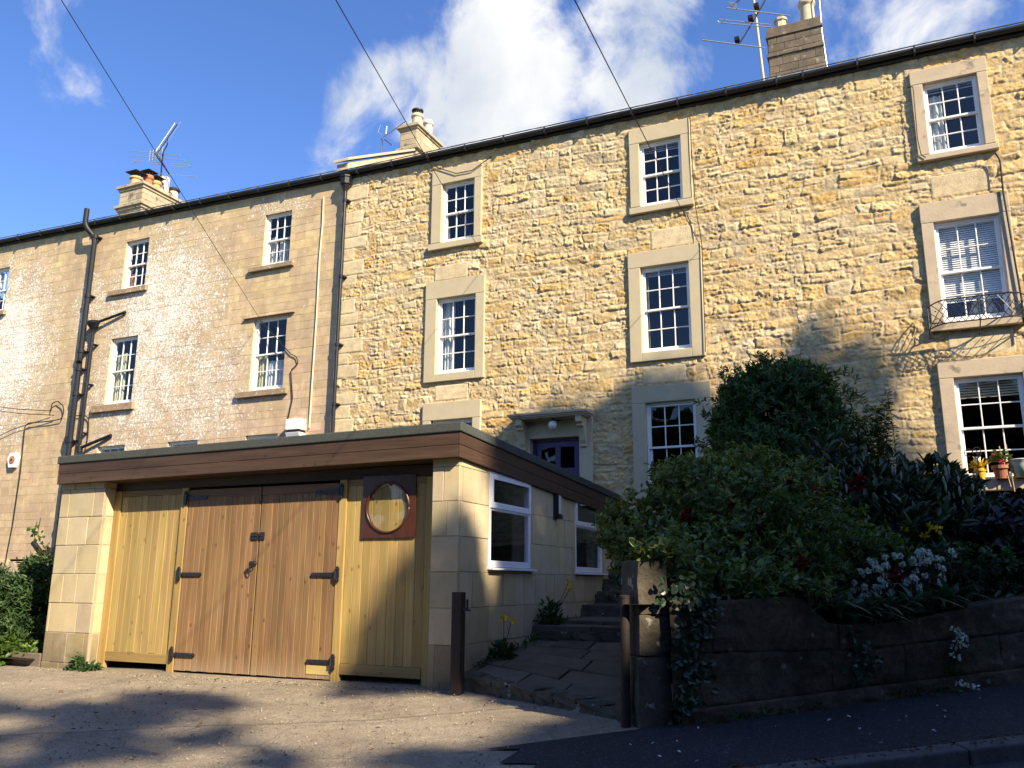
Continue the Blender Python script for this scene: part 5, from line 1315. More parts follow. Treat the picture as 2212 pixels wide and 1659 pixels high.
mb.tube([P3(*c1_(*q), Y3-.2) for q in ((690, 148), (385, 117), (374, 124), (385, 136), (700, 165))], .011, 6)
for k in range(4):
    mb.tube([P3(*c1_(430+k*8, 12+k*10), Y3-.4), P3(*c1_(485+k*2, 22+k*9), Y3-.4)], .009, 4)
mb.build('rods', m_alu, ae3)
m4 = cable('aerial_mast', 'slim dark mast rising at the right edge of the right hand chimney', [P3(*c1_(1030, 405), 17.05), P3(*c1_(1000, 200), 17.05), P3(*c1_(983, 0), 17.05), P3(*c1_(975, -120), 17.05)], .022, m_steel, 8, 'mast')

# ------------------------------------------------------------------ window guard, sill pots
wg = thing('window_guard', 'curved wrought iron lattice guard on the sill of the right hand middle window', 'railing', (1.3, 14.7, 4.0))
xL, xR, zB, zT, dep = .61, 2.02, 3.99, 4.38, .30
y0 = 14.86
mb = MB()
def gp(s, z): # s along the bowed guard, 0..1
    t = s*2-1
    bow = dep*(1-max(0, abs(t)-.62)**2/.1444)
    bow *= 1+.15*(z-zB)/(zT-zB)
    return Vector((xL+(xR-xL)*s*1.0, y0-bow, z))
S = np.linspace(0, 1, 29)
for z in (zB+.02, zT): mb.tube([gp(s, z) for s in S], .011, 6)
for k in range(0, 15):
    for dr in (1, -1):
        s0 = k/14; pts = []
        for q in range(9):
            s = s0+dr*q/8*.18
            if -.001 <= s <= 1.001: pts.append(gp(min(1, max(0, s)), zB+.02+(zT-zB-.02)*q/8))
        if len(pts) > 2: mb.tube(pts, .006, 5)
for s in (0, .5, 1): mb.tube([gp(s, zT), gp(s, zB), (gp(s, zB).x, 14.98, zB-.10)], .010, 6)
for k in range(1, 14):
    for zq in (.33, .66): c = gp(k/14+(.0 if zq < .5 else .0), zB+(zT-zB)*zq); mb.lathe([(.004, -.012), (.014, 0), (.004, .012)], c, 6)
mb.build('lattice', m_iron, wg)
sz_ = G3l[3]; ysill = 14.80
tp = thing('flower_pot', 'terracotta pot of pink geranium on the lower right window sill', 'flower pot', (1.1, ysill, sz_))
q = px(2165, 1035, Y=ysill)
def potmesh(c, r, h): 
    mb = MB(); mb.lathe([(r*.72, 0), (r*.95, h*.72), (r*1.12, h*.74), (r*1.12, h), (r*.95, h), (r*.9, h*.85)], c, 18); return mb
potmesh((q.x, ysill, sz_-.02), .115, .20).build('pot', m_terra, tp)
def leafset(name, P, D, N, L, W, mat, parent=None, fold=.2, curl=.25, jit=.25, label=None, cat=None, kind=None, tint=None):
    P = np.asarray(P, float); n = len(P)
    D = np.asarray(D, float); D = D/np.maximum(np.linalg.norm(D, axis=1, keepdims=True), 1e-6)
    N = np.asarray(N, float); S = np.cross(D, N); S = S/np.maximum(np.linalg.norm(S, axis=1, keepdims=True), 1e-6); N = np.cross(S, D)
    L = (np.ones(n)*L*rng.uniform(1-jit, 1+jit, n))[:, None]; W = (np.ones(n)*W*rng.uniform(1-jit, 1+jit, n))[:, None]
    V = np.stack([P, P+D*L*.32+S*W*.5+N*(W*fold), P+D*L*.72+S*W*.40+N*(W*fold-L*curl*.45), P+D*L-N*L*curl,
                  P+D*L*.72-S*W*.40+N*(W*fold-L*curl*.45), P+D*L*.32-S*W*.5+N*(W*fold)], 1).reshape(-1, 3)
    b = np.arange(n)[:, None]*6
    F = np.concatenate([b+np.array([0, 1, 2, 3]), b+np.array([0, 3, 4, 5])], 1).reshape(-1, 4)
    k = rng.uniform(.65, 1.35, (n, 1)); c = np.concatenate([k*rng.uniform(.9, 1.15, (n, 1)), k, k*rng.uniform(.8, 1.1, (n, 1))], 1)
    if tint is not None: c = c*np.asarray(tint).reshape(-1, 3)
    o = make_obj(name, V, F, mat, parent, np.repeat(c, 6, axis=0))
    if label: props(o, label, cat, None, kind)
    return o
def rdir(n): v = rng.normal(size=(n, 3)); return v/np.linalg.norm(v, axis=1, keepdims=True)
c = np.array((q.x, ysill, sz_+.25)); n = 90; d = rdir(n); d[:, 2] = np.abs(d[:, 2]); leafset('foliage', c+d*rng.uniform(.03, .15, (n, 1)), d+[0, 0, .3], rdir(n)+[0, 0, 1.5], .055, .055, l_bright, tp)
def petals(name, cs, r, k, mat, parent):
    P = np.repeat(np.asarray(cs, float), k, axis=0); d = rdir(len(P)); return leafset(name, P+d*r*.3, d, rdir(len(P)), r, r*.7, mat, parent)
def blooms(cs, r, k, mat, parent):
    for q in cs: petals('flower', [q], r, k, mat, parent)
def m_pet(name, c): return m_leaf(name, c, tuple(q*.8 for q in c), .6, .2, .3)
pt_red, pt_pink, pt_yel, pt_wht = m_pet('red_petals', (.17, .006, .014)), m_pet('pink_petals', (.62, .13, .17)), m_pet('yellow_petals', (.85, .58, .02)), m_pet('white_petals', (.70, .74, .76))
blooms([px(2148, 985, Y=ysill), px(2163, 995, Y=ysill), px(2170, 1000, Y=ysill)], .045, 26, pt_pink, tp)
mb = MB(); mb.tube([px(2158, 964, Y=14.78), px(2184, 1052, Y=14.72)], .007, 6); mb.build('cane', m_cane, tp)
mb = MB(); mb.tube([px(2173, 960, Y=14.78), px(2192, 1062, Y=14.72)], .007, 6); mb.build('cane', m_cane, tp)
jg = thing('enamel_jug', 'white and green enamel jug at the right end of the lower right window sill', 'jug', (1.45, ysill, sz_))
q = px(2212, 1035, Y=ysill)
mb = MB(); mb.lathe([(.12, 0), (.15, .18), (.165, .25), (.175, .26), (.165, .27), (.15, .25), (.13, .1)], (q.x, ysill, sz_-.01), 20); mb.build('body', m_jug, jg, smooth=True)
mb = MB(); mb.tube(arc((q.x-.15, ysill, sz_+.24), (q.x-.30, ysill, sz_+.26), (q.x-.13, ysill, sz_+.06)), .012, 8); mb.build('handle', m_white, jg)
yp = thing('flower_pot', 'yellow wrapped pot with a tilted white cup on the lower right window sill', 'flower pot', (.95, ysill, sz_))
q = px(2118, 1018, Y=ysill)
potmesh((q.x, ysill, sz_-.02), .075, .17).build('pot', m_foil, yp)
n = 40; d = rdir(n); d[:, 2] = np.abs(d[:, 2])+.3; leafset('foliage', np.array((q.x, ysill, sz_+.14))+d*.04, d, rdir(n), .14, .018, pt_yel, yp)
mb = MB(); t0 = px(2112, 996, Y=14.76); mb.lathe([(.03, 0), (.048, .10), (.044, .10)], t0-Vector((0, 0, .04)), 12); mb.build('white_cup', m_white, yp)
wo = thing('wire_ornament', 'rusty scrolled wire garden ornament before the lower right window', 'ornament', (.9, 14.7, 1.5))
mb = MB(); yo = 14.70
def loop(cx, cy, rx, ry, a0=0, a1=6.283, n=22): return [px(cx+rx*math.cos(a), cy+ry*math.sin(a), Y=yo) for a in np.linspace(a0, a1, n)]
mb.tube(loop(2110, 978, 9, 12, -3.4, 2.0), .006, 5); mb.tube(loop(2112, 977, 3.5, 4, 0, 5), .006, 5); mb.tube(loop(2092, 978, 9, 8, -5.2, .2), .006, 5); mb.tube(loop(2105, 1000, 9, 10, -.6, 3.8), .006, 5)
mb.tube([px(2112, 978, Y=yo), px(2112, 1003, Y=yo), px(2108, 1050, Y=yo)], .006, 5); mb.tube([px(2102, 1010, Y=yo), px(2104, 1060, Y=yo)], .006, 5)
mb.build('scrolls', m_rust, wo)
sb = thing('model_boat', 'white model sailing boat standing inside the right hand middle window', 'model boat', (1.25, 15.35, 4.15))
q = px(2128, 690, Y=15.36); z0 = M3[2]+.16
mb = MB(); mb.add([(q.x-.02, 15.36, z0+.05), (q.x+.20, 15.36, z0+.05), (q.x-.02, 15.36, z0+.66), (q.x-.02, 15.37, z0+.05), (q.x+.20, 15.37, z0+.05), (q.x-.02, 15.37, z0+.66)], [(0, 1, 2), (3, 5, 4), (0, 3, 4, 1), (1, 4, 5, 2), (2, 5, 3, 0)])
mb.add([(q.x-.05, 15.36, z0+.05), (q.x-.22, 15.36, z0+.05), (q.x-.04, 15.36, z0+.50), (q.x-.05, 15.37, z0+.05), (q.x-.22, 15.37, z0+.05), (q.x-.04, 15.37, z0+.50)], [(0, 2, 1), (3, 4, 5), (0, 1, 4, 3), (1, 2, 5, 4), (2, 0, 3, 5)])
mb.build('sails', m_upvc, sb)
mb = MB(); mb.hexa([(q.x-.14, 15.33, z0-.05), (q.x+.12, 15.33, z0-.05), (q.x+.12, 15.40, z0-.05), (q.x-.14, 15.40, z0-.05), (q.x-.24, 15.31, z0+.03), (q.x+.24, 15.31, z0+.03), (q.x+.24, 15.42, z0+.03), (q.x-.24, 15.42, z0+.03)]); mb.tube([(q.x-.03, 15.365, z0), (q.x-.03, 15.365, z0+.7)], .008, 6); mb.build('hull', m_fasc, sb)

# ------------------------------------------------------------------ shrubs and flowers
def shrub(name, label, cat, lobes, base, ntw, per, L, W, mat, spread=.55, up=.35, depth=(.72, 1.03), group=None, fold=.2, curl=.3, twig=.10, tint=None, inner=True, stems=True):
    """leaf rosettes on twigs spread over a set of lobes, with stems from the base"""
    lobes = [(np.array(c, float), np.array(r, float)) for c, r in lobes]
    root = thing(name, label, cat, base, group)
    vol = np.array([(r[0]*r[1]+r[1]*r[2]+r[0]*r[2]) for c, r in lobes]); n = rng.multinomial(ntw, vol/vol.sum())
    TP, TD = [], []
    for (c, r), k in zip(lobes, n):
        d = rdir(k*2); f = depth[0]+(depth[1]-depth[0])*rng.random((k*2, 1))**.6
        bump = 1+.16*np.sin(d[:, :1]*7+c[0]*3)*np.sin(d[:, 1:2]*6+2)+.10*np.sin(d[:, 2:3]*11+d[:, :1]*9)
        p = c+d*r*f*bump
        ok = np.ones(len(p), bool)
        for (c2, r2) in lobes:
            if c2 is c: continue
            ok &= (((p-c2)/r2)**2).sum(1) > .55
        p, d = p[ok][:k], (d/r)[ok][:k]; TP.append(p); TD.append(d/np.linalg.norm(d, axis=1, keepdims=True))
    TP, TD = np.concatenate(TP), np.concatenate(TD)
    TD = TD+[0, 0, up]+rdir(len(TD))*.45; TD /= np.linalg.norm(TD, axis=1, keepdims=True)
    m = len(TP)
    P = np.repeat(TP, per, 0); D0 = np.repeat(TD, per, 0)
    t = rng.random((len(P), 1)); side = rdir(len(P)); side -= D0*(side*D0).sum(1, keepdims=True); side /= np.linalg.norm(side, axis=1, keepdims=True)
    D = D0*(1-spread+.5*t)+side*spread*1.3
    P = P-D0*twig*(1-t)
    # light tips and darker older leaves differ from twig to twig
    tw = np.repeat(rng.uniform(.7, 1.3, (m, 1)), per, 0); tip = np.where(t > .75, 1.18, .95)
    tt = np.concatenate([tw*tip*1.03, tw*tip, tw*tip*.95], 1)
    if tint is not None: tt = tt*np.array(tint)
    leafset('foliage', P, D, D0+rdir(len(P))*.35, L, W, mat, root, fold, curl, tint=tt)
    if inner:
        k = int(ntw*.5); I, ID = [], []
        for (c, r), q in zip(lobes, rng.multinomial(k, vol/vol.sum())):
            d = rdir(q); I.append(c+d*r*rng.uniform(.15, .75, (q, 1)))
        I = np.concatenate(I); leafset('inner_foliage', I, rdir(len(I)), rdir(len(I))+[0, 0, 1], L*1.7, W*1.9, mat, root, fold, curl)
    if stems:
        mb = MB(); b = Vector(base)
        for (c, r) in lobes:
            e = Vector(c)-Vector((0, 0, float(r[2])*.1)); mid = b.lerp(e, .5)+Vector((random.uniform(-.1, .1), random.uniform(-.1, .1), .08))
            pts = arc(b, mid, e, 7); mb.tube(pts, np.linspace(.03, .010, 7), 6)
            for _ in range(5):
                d = Vector(rdir(1)[0])*.8; d.z = abs(d.z); e2 = e+Vector((d.x*r[0], d.y*r[1], d.z*r[2])); mb.tube(arc(e.lerp(b, .25), e, e2, 5), np.linspace(.010, .004, 5), 5)
        mb.build('stems', m_bark, root)
    return root
def lb(x, y, Y, rx, rz, ry=None):
    """lobe centred at a surveyed point, radii in metres"""
    p = px(x, y, Y=Y); return ((p.x, p.y, p.z), (rx, ry or rx, rz))
def base_at(x, Y): return (x, Y, float(bed_z(x, Y)))
az = shrub('azalea_bush', 'wide green bush with red blooms spilling over the end of the roadside wall', 'bush',
      [lb(1400, 1150, 8.3, .50, .40), lb(1520, 1075, 8.6, .60, .42), lb(1640, 1120, 8.4, .60, .48), lb(1560, 1200, 7.9, .55, .36), lb(1340, 1155, 8.5, .26, .24), lb(1690, 1215, 8.0, .45, .30), lb(1470, 1210, 7.7, .34, .28), lb(1720, 1065, 8.9, .45, .36), lb(1600, 1030, 9.0, .42, .34), lb(1470, 1040, 8.9, .32, .26), lb(1380, 1215, 8.0, .26, .24), lb(1330, 1120, 8.6, .2, .2), lb(1530, 1250, 7.0, .30, .17), lb(1640, 1255, 7.2, .34, .18), lb(1725, 1270, 7.4, .28, .14), lb(1450, 1200, 6.95, .2, .16), lb(1418, 1188, 6.62, .20, .10)],
      base_at(-1.3, 8.6), 3000, 6, .062, .027, l_aza)
q = [px(x, y, Y=Y) for (x, y, Y) in ((1690, 1050, 8.35), (1700, 1042, 8.35), (1580, 1085, 8.0), (1575, 1078, 8.0), (1640, 1140, 7.9), (1740, 1090, 8.4), (1765, 1065, 8.5), (1730, 1215, 7.6), (1862, 1040, 8.7), (1850, 1048, 8.7), (1940, 1245, 8.2), (1560, 1068, 8.1), (1482, 1112, 7.9))]
blooms(q, .060, 26, pt_red, az)
rs = shrub('round_shrub', 'tall dome-shaped dark green shrub close to the house wall behind the azalea', 'shrub',
      [lb(1685, 920, 12.3, .88, .88, .8), lb(1680, 845, 12.2, .52, .40), lb(1735, 868, 12.1, .40, .36), lb(1615, 885, 12.1, .40, .40), lb(1590, 950, 12.1, .36, .45), lb(1775, 950, 12.0, .34, .44), lb(1660, 980, 11.8, .6, .4)],
      base_at(-1.2, 12.5), 3600, 7, .085, .022, l_round, up=.6, depth=(.74, 1.13), curl=.2)
ws = thing('wispy_shrub', 'thin upright feathery shrub with bare gaps, right of the dome-shaped shrub', 'shrub', base_at(-.35, 12.4))
mb = MB(); P, D = [], []
for k in range(26):
    b0 = Vector(base_at(-.35+random.uniform(-.3, .35), 12.2+random.uniform(-.2, .2))); tip = px(random.uniform(1815, 1925), random.uniform(850, 985), Y=12.3+random.uniform(-.3, .2))
    pts = arc(b0, b0.lerp(tip, .5)+Vector((random.uniform(-.1, .1), 0, .2)), tip, 12); mb.tube(pts, np.linspace(.010, .003, 12), 5)
    for p, q in zip(pts[4:], pts[5:]+[pts[-1]+Vector((0, 0, .05))]):
        for _ in range(11):
            o = Vector(rdir(1)[0]); o.z *= .3; P.append(tuple(p.lerp(q, random.random())+o*.01)); D.append(tuple(o+Vector((0, 0, .35))))
mb.build('stems', m_stem, ws); leafset('foliage', P, D, rdir(len(P))*.4+[0, 0, 1], .075, .018, l_wisp, ws)
lr = shrub('laurel_hedge', 'dark glossy laurel with pale upright flower spikes in front of the lower right window', 'hedge',
      [lb(1880, 1080, 9.6, .62, .46), lb(1990, 1085, 9.9, .55, .40), lb(2045, 1125, 10.0, .50, .36), lb(1930, 1140, 9.3, .60, .36), lb(1800, 1020, 9.8, .40, .34), lb(2050, 1150, 9.6, .60, .34)],
      base_at(.0, 9.8), 760, 7, .135, .042, l_laur, spread=.45, up=.9, twig=.12, curl=.15)
for k in range(98):
    x, y = random.uniform(1780, 2130), random.uniform(1010, 1180); y += max(0, (1850-x)*.1)
    p = px(x, y, Y=9.05+.0012*(x-1780)+random.uniform(-.15, .1)); h = random.uniform(.045, .085)
    mb = MB(); mb.lathe([(.003, -.03), (.010, 0), (.0125, h*.3), (.010, h*.7), (.003, h)], p, 7); mb.build('flower_spike', m_spike, lr)
shrub('purple_shrub', 'dark purple-leaved shrub at the right edge below the sill pots', 'shrub', [lb(2140, 1130, 9.6, .40, .24), lb(2215, 1128, 9.8, .48, .26), lb(2260, 1130, 9.8, .5, .3), lb(2180, 1140, 9.4, .45, .28)], base_at(1.4, 9.8), 420, 7, .085, .055, l_purp, up=.5)
shrub('low_shrub', 'low dark leafy growth along the wall top at the right edge', 'shrub', [lb(2090, 1215, 9.1, .50, .18), lb(2190, 1205, 9.4, .55, .20), lb(1980, 1200, 8.9, .5, .2), lb(2260, 1190, 9.6, .5, .25)], base_at(.9, 9.2), 520, 6, .070, .026, l_round, stems=False)
shrub('low_shrub', 'ragged green shrub hanging between the azalea and the white garlic flowers', 'shrub', [lb(1790, 1150, 8.4, .40, .30), lb(1770, 1230, 8.0, .32, .22), lb(1860, 1180, 8.6, .35, .25)], base_at(-.5, 8.5), 420, 6, .060, .026, l_aza, stems=True)
# light-green arching sprays in front of the azalea
ba = thing('barberry', 'pale yellow-green arching sprays of small round leaves in front of the azalea', 'shrub', base_at(-.9, 8.2)); mb = MB(); P, D = [], []
for (a, b, c) in (((1640, 1160), (1760, 1100), (1830, 1125)), ((1650, 1190), (1790, 1140), (1910, 1180)), ((1640, 1150), (1700, 1060), (1745, 1085)), ((1660, 1180), (1760, 1170), (1800, 1215)), ((1600, 1130), (1660, 1060), (1700, 1075)), ((1480, 1230), (1430, 1180), (1400, 1190)), ((1680, 1200), (1880, 1120), (1960, 1188)), ((1620, 1090), (1660, 1010), (1660, 985))):
    pts = arc(px(*a, Y=8.2), px(*b, Y=7.75), px(*c, Y=7.6), 16); mb.tube(pts, np.linspace(.006, .002, 16), 5)
    mb.tube([px(1640, 1190, Y=8.4), pts[0]], .005, 5)
    for i in range(3, 16):
        for _ in range(9): o = Vector(rdir(1)[0]); P.append(tuple(pts[i]+o*.012)); D.append(tuple(o+Vector((0, 0, .3))))
mb.build('stems', m_stem, ba); leafset('foliage', P, D, rdir(len(P)), .052, .028, l_bright, ba)
# ground cover: dark leafy mass between the shrubs
n = 5200; X = rng.uniform(-2.3, 3.6, n); Y = rng.uniform(6.6, 13.2, n); ok = Y > .836*(X+1.68)+6.48+.22; X, Y = X[ok], Y[ok]
Z = np.array([bed_z(a, b) for a, b in zip(X, Y)])+rng.uniform(0, .16, len(X)); d = rdir(len(X)); d[:, 2] = np.abs(d[:, 2])+.3
leafset('ground_cover', np.stack([X, Y, Z], 1), d, rdir(len(X))+[0, 0, 1], .10, .045, l_ivy, None, label='low dark leafy ground cover filling the garden bed between the shrubs', cat='ground cover', kind='stuff')

def blades(root, c, n, L, W, mat, lean=.9, rad=.08, name='leaves'):
    """arching strap leaves from a centre"""
    vs, fs, cs = [], [], []
    for k in range(n):
        a = random.uniform(0, 6.283); l = L*random.uniform(.6, 1.15); d = Vector((math.cos(a), math.sin(a), 0)); s = Vector((-d.y, d.x, 0)); b = Vector(c)+d*random.uniform(0, rad); ln = lean*random.uniform(.4, 1.2); kk = random.uniform(.7, 1.3); b0 = len(vs); m = 6
        for i in range(m+1):
            t = i/m; p = b+d*(l*ln*t*t*.75+.02*t)+Vector((0, 0, l*(t-.62*ln*t*t))); w = W*(1-(2*t-.7)**2*.55)*(1 if i < m else .1)
            vs += [p-s*w/2, p+s*w/2]; cs += [(kk, kk, kk)]*2
        for i in range(m): fs.append((b0+2*i, b0+2*i+1, b0+2*i+3, b0+2*i+2))
    return make_obj(name, [tuple(v) for v in vs], fs, mat, root, cs, smooth=True)
wg_ = thing('garlic_clump', 'big clump of white starry flowers with broad drooping leaves on the wall top', 'flower clump', base_at(-.2, 8.2))
P = []; n = 0
cl = [(random.uniform(1840, 2040), random.uniform(1190, 1290)) for _ in range(95)]
cl = [(x, y) for (x, y) in cl if abs((y-1240)+.22*(x-1940)) < 42]+[(x, y) for (x, y) in ((1800, 1262), (1790, 1285), (1815, 1300), (2055, 1190), (2062, 1198), (1990, 1195), (1935, 1200))]
mb = MB(); FP = []
for (x, y) in cl:
    h = px(x, y, Y=8.15+.0011*(x-1900)+random.uniform(-.12, .18)); g = Vector((h.x+random.uniform(-.05, .05), h.y+.12, h.z-.28)); mb.tube(arc(g, g.lerp(h, .6)+Vector((0, .03, .05)), h, 5), .004, 4); FP.append(h)
mb.build('stalks', m_stem, wg_)
blooms(FP[:100], .024, 30, pt_wht, wg_)
vs_ = []
for k in range(34):
    x = -.80+1.15*k/33; blades(wg_, (x, wall_y(x)+random.uniform(.0, .22), wtop(x)+random.uniform(-.02, .05)), 8, .38, .050, l_strap, 1.30, .06)
# merge of the leaf tufts into one mesh keeps the clump a single plant
def join_children(root, nm):
    ch = [o for o in C.objects if o.parent is root and o.name.split('.')[0] == nm]
    vs, fs, cs = [], [], []
    for o in ch:
        b = len(vs); vs += [tuple(v.co) for v in o.data.vertices]; fs += [[i+b for i in p.vertices] for p in o.data.polygons]
        ca = o.data.color_attributes['Col']; cs += [tuple(ca.data[i].color)[:3] for i in range(len(o.data.vertices))]
    m = ch[0].data.materials[0]
    for o in ch: bpy.data.objects.remove(o)
    off = np.array(OFF[root.name]); make_obj(nm, np.array(vs)+off, fs, m, root, cs, smooth=True)
join_children(wg_, 'leaves')
tu = thing('bluebell_tuft', 'grassy tuft with small white bell flowers at the foot of the roadside wall', 'flower tuft', (.42, 8.15, -.8))
a = px(2048, 1480, Y=8.12); blades(tu, (a.x, a.y-.03, a.z), 75, .36, .013, m_grassb, .8, .06); FP = []; mb = MB()
for (x, y) in ((2005, 1368), (2012, 1378), (2018, 1385), (2000, 1392), (2003, 1405), (2002, 1428), (2060, 1358), (2068, 1362), (2072, 1375), (2078, 1372), (2084, 1380), (2066, 1385), (2060, 1398), (2075, 1392), (2088, 1392), (2060, 1415), (2068, 1420), (2022, 1482), (2028, 1490), (2080, 1475), (2090, 1480), (2098, 1482), (2070, 1478), (2110, 1485)):
    h = px(x, y, Y=8.02+random.uniform(-.05, .05)); FP.append(h)
    if y < 1450: mb.tube(arc(a, a.lerp(h, .5)+Vector((0, -.02, .08)), h, 6), .003, 4)
mb.build('stalks', m_stem, tu); blooms(FP, .026, 9, pt_wht, tu)
def ivy(name, label, pts, per, L):
    rt = thing(name, label, 'ivy', pts[0]); P, D = [], []; mb = MB()
    for (c, sx, sz_2, n) in [(p, *per) for p in pts]:
        for _ in range(n):
            o = random.gauss(0, sx); z = random.gauss(0, sz_2); q = Vector(c)+wd*o+Vector((0, 0, z))+wn*random.uniform(.01, .06); P.append(tuple(q)); e = random.uniform(0, 6.28)
            D.append(tuple(wn*.25+wd*math.cos(e)*.7+Vector((0, 0, -.5+.6*math.sin(e)))))
    leafset('foliage', P, D, np.array([tuple(wn)]*len(P))+rdir(len(P))*.45, L, L*.95, l_ivy, rt, .1, .2)
    mb.tube([Vector(p)+wn*.015 for p in pts], .006, 5); mb.build('stems', m_bark, rt); return rt
ivy('ivy', 'dark ivy hanging down the roadside wall right beside the old pier', [px(x, y, Y=wall_y(-1.5)-.02) for (x, y) in ((1470, 1270), (1495, 1300), (1500, 1340), (1490, 1380), (1485, 1420), (1490, 1455), (1485, 1490), (1490, 1525), (1480, 1550), (1455, 1290), (1520, 1300))], (.06, .055, 46), .050)
ivy('ivy', 'small sparse ivy trail on the middle of the roadside wall below the garlic flowers', [px(x, y, Y=wall_y(-.43)-.02) for (x, y) in ((1840, 1365), (1850, 1390), (1865, 1415), (1880, 1425), (1845, 1440), (1850, 1462))], (.05, .03, 13), .050)
def poppy(label, base, fl, h, Yf, nleaf=150, r=.14):
    rt = thing('poppy_plant', label, 'poppy', base, 'yellow poppies'); b = Vector(base); d = rdir(nleaf); d[:, 2] = np.abs(d[:, 2])
    P = np.array(base)+d*np.array([r, r, h])*rng.uniform(.2, 1, (nleaf, 1))
    leafset('foliage', P, d+[0, 0, .2], rdir(nleaf)+[0, 0, 1], .065, .035, l_fern, rt); mb = MB(); FP = []
    for (x, y) in fl:
        q = px(x, y, Y=Yf); mb.tube(arc(b+Vector((0, 0, .05)), b.lerp(q, .5)+Vector((0, .02, .04)), q, 6), .0035, 4); FP.append(q)
    mb.build('stems', m_stem, rt); blooms(FP, .036, 12, pt_yel, rt)
gp_ = lambda X, Y: (X, Y, float(path_pt(min(1, max(0, (X+4.24)/1.9)), min(1, max(0, (Y-8.1)/1.7)), 0).z))
poppy('leafy yellow poppy at the foot of the garage wall near the gate post', (-4.10, 8.80, -.80), ((1088, 1335), (1105, 1339)), .17, 8.78)
poppy('leafy yellow poppy at the foot of the garage wall by the second step', (-4.08, 10.15, -.52), ((1228, 1258), (1231, 1272)), .36, 10.3, 240, .17)
poppy('yellow poppies among the dark shrubs at the right of the bed', base_at(.75, 9.0), ((1953, 1142), (1998, 1157), (2028, 1144), (2008, 1138)), .2, 8.7, 60)
# weeds left of the garage
shrub('fern_bush', 'dense ferny green bush left of the garage pier', 'bush', [lb(60, 1290, 8.9, .42, .40), lb(20, 1330, 8.7, .45, .35), lb(85, 1235, 9.2, .30, .28), lb(40, 1370, 8.5, .36, .25), lb(-30, 1300, 9.2, .5, .5)], (-11.1, 8.9, -1.0), 1500, 6, .085, .024, l_fern, up=.2)
shrub('weed_patch', 'bright yellow-green weeds at the drive edge left of the garage', 'weeds', [lb(20, 1400, 8.2, .30, .15), lb(60, 1405, 8.2, .20, .12), lb(-10, 1385, 8.3, .3, .18), lb(10, 1425, 8.05, .18, .08)], (-11.0, 8.2, -1.08), 480, 5, .075, .045, l_bright, up=.6, stems=False)
wt = thing('grass_tuft', 'long pale grass blades in the weeds left of the garage', 'grass', (-11.2, 8.3, -1.0)); blades(wt, px(12, 1400, Y=8.25), 50, .42, .012, m_grassb, .7, .10)
shrub('pier_weed', 'small green weeds at the foot of the left garage pier', 'weeds', [lb(168, 1435, 7.93, .09, .12), lb(195, 1442, 7.93, .13, .06), lb(150, 1447, 7.93, .08, .03)], (-9.75, 7.93, -1.09), 130, 5, .05, .020, l_fern, stems=False, up=.7)
cr_ = thing('creeper', 'thin brown creeper with few leaves across the pipe elbow left of the garage', 'creeper', (-11.0, 9.2, -.3)); mb = MB(); P = []
for pts in ([(122, 1238), (85, 1190), (72, 1150), (80, 1128)], [(122, 1238), (95, 1180), (80, 1160), (88, 1118)], [(122, 1238), (95, 1240), (70, 1210), (66, 1190)], [(122, 1238), (100, 1195), (80, 1185)]):
    w = rounded([px(x, y, Y=9.3) for (x, y) in pts], .1); mb.tube(w, .006, 5); P += [tuple(v) for v in w[2::2]]
mb.build('stems', m_stem, cr_); P = np.repeat(np.array(P), 3, 0); leafset('foliage', P+rng.normal(0, .03, P.shape), rdir(len(P)), rdir(len(P)), .075, .06, l_bright, cr_)
te = props(MB().box(-11.35, -10.32, 8.02, 8.08, -1.15, -.93).build('timber_edging', m_wire, None, bevel=.006), 'short grey timber edging board holding the weeds left of the garage', 'edging')
tb = thing('teal_bin', 'teal plastic bin half hidden by the ferny bush at the left edge', 'bin', (-13.3, 10.4, -1.0))
q = px(4, 1282, Y=10.4); mb = MB(); mb.lathe([(.28, -.75), (.36, 0), (.39, .01), (.39, .05), (.36, .05), (.33, -.1)], (q.x, 10.4, q.z+.08), 20); mb.build('body', m_teal, tb, smooth=False)
mb = MB(); mb.tube(arc((q.x-.38, 10.4, q.z+.1), (q.x, 10.2, q.z-.25), (q.x+.38, 10.4, q.z+.1)), .012, 6); mb.build('handle', m_steel, tb)
rl = thing('garden_rail', 'weathered timber rail sloping along the bed above the right end of the roadside wall', 'rail', (.6, 8.9, .05))
a, b = px(1925, 1258, Y=8.7), px(2300, 1200, Y=9.5); mb = MB(); mb.beam(a, b, .03, .05); mb.build('rail', m_wire, rl, bevel=.004)
for t in (.1, .9):
    mb = MB(); p = a.lerp(b, t); mb.box(p.x-.02, p.x+.02, p.y+.02, p.y+.06, p.z-.35, p.z+.03); mb.build('stake', m_wire, rl)

# ------------------------------------------------------------------ litter on the ground
proto = None
def litter(n, name, label, cat, group, mat, L, W, xr, yr, ok):
    pr = None; k = 0
    while k < n:
        X, Y = random.uniform(*xr), random.uniform(*yr)
        if not ok(X, Y): continue
        if pr is None:
            vs = [(0, 0, 0), (L*.35, W*.5, .006), (L*.75, W*.35, .010), (L, 0, .004), (L*.75, -W*.35, .012), (L*.35, -W*.5, .008)]
            pr = make_obj(name, vs, [[0, 1, 2, 3], [0, 3, 4, 5]], mat); o = pr
        else: o = pr.copy(); C.objects.link(o)
        s = random.uniform(.6, 1.4); o.location = (X, Y, gz(X, Y)+.022); o.rotation_euler = (random.uniform(-.2, .2), random.uniform(-.2, .2), random.uniform(0, 6.28)); o.scale = (s, s, s)
        props(o, label, cat, group); k += 1
litter(60, 'fallen_leaf', 'small dry brown leaf lying on the worn tarmac drive', 'leaf', 'dry leaves on the drive', m_litter, .045, .022, (-9.8, -2.4), (4.6, 7.9), lambda x, y: x < -2.6)
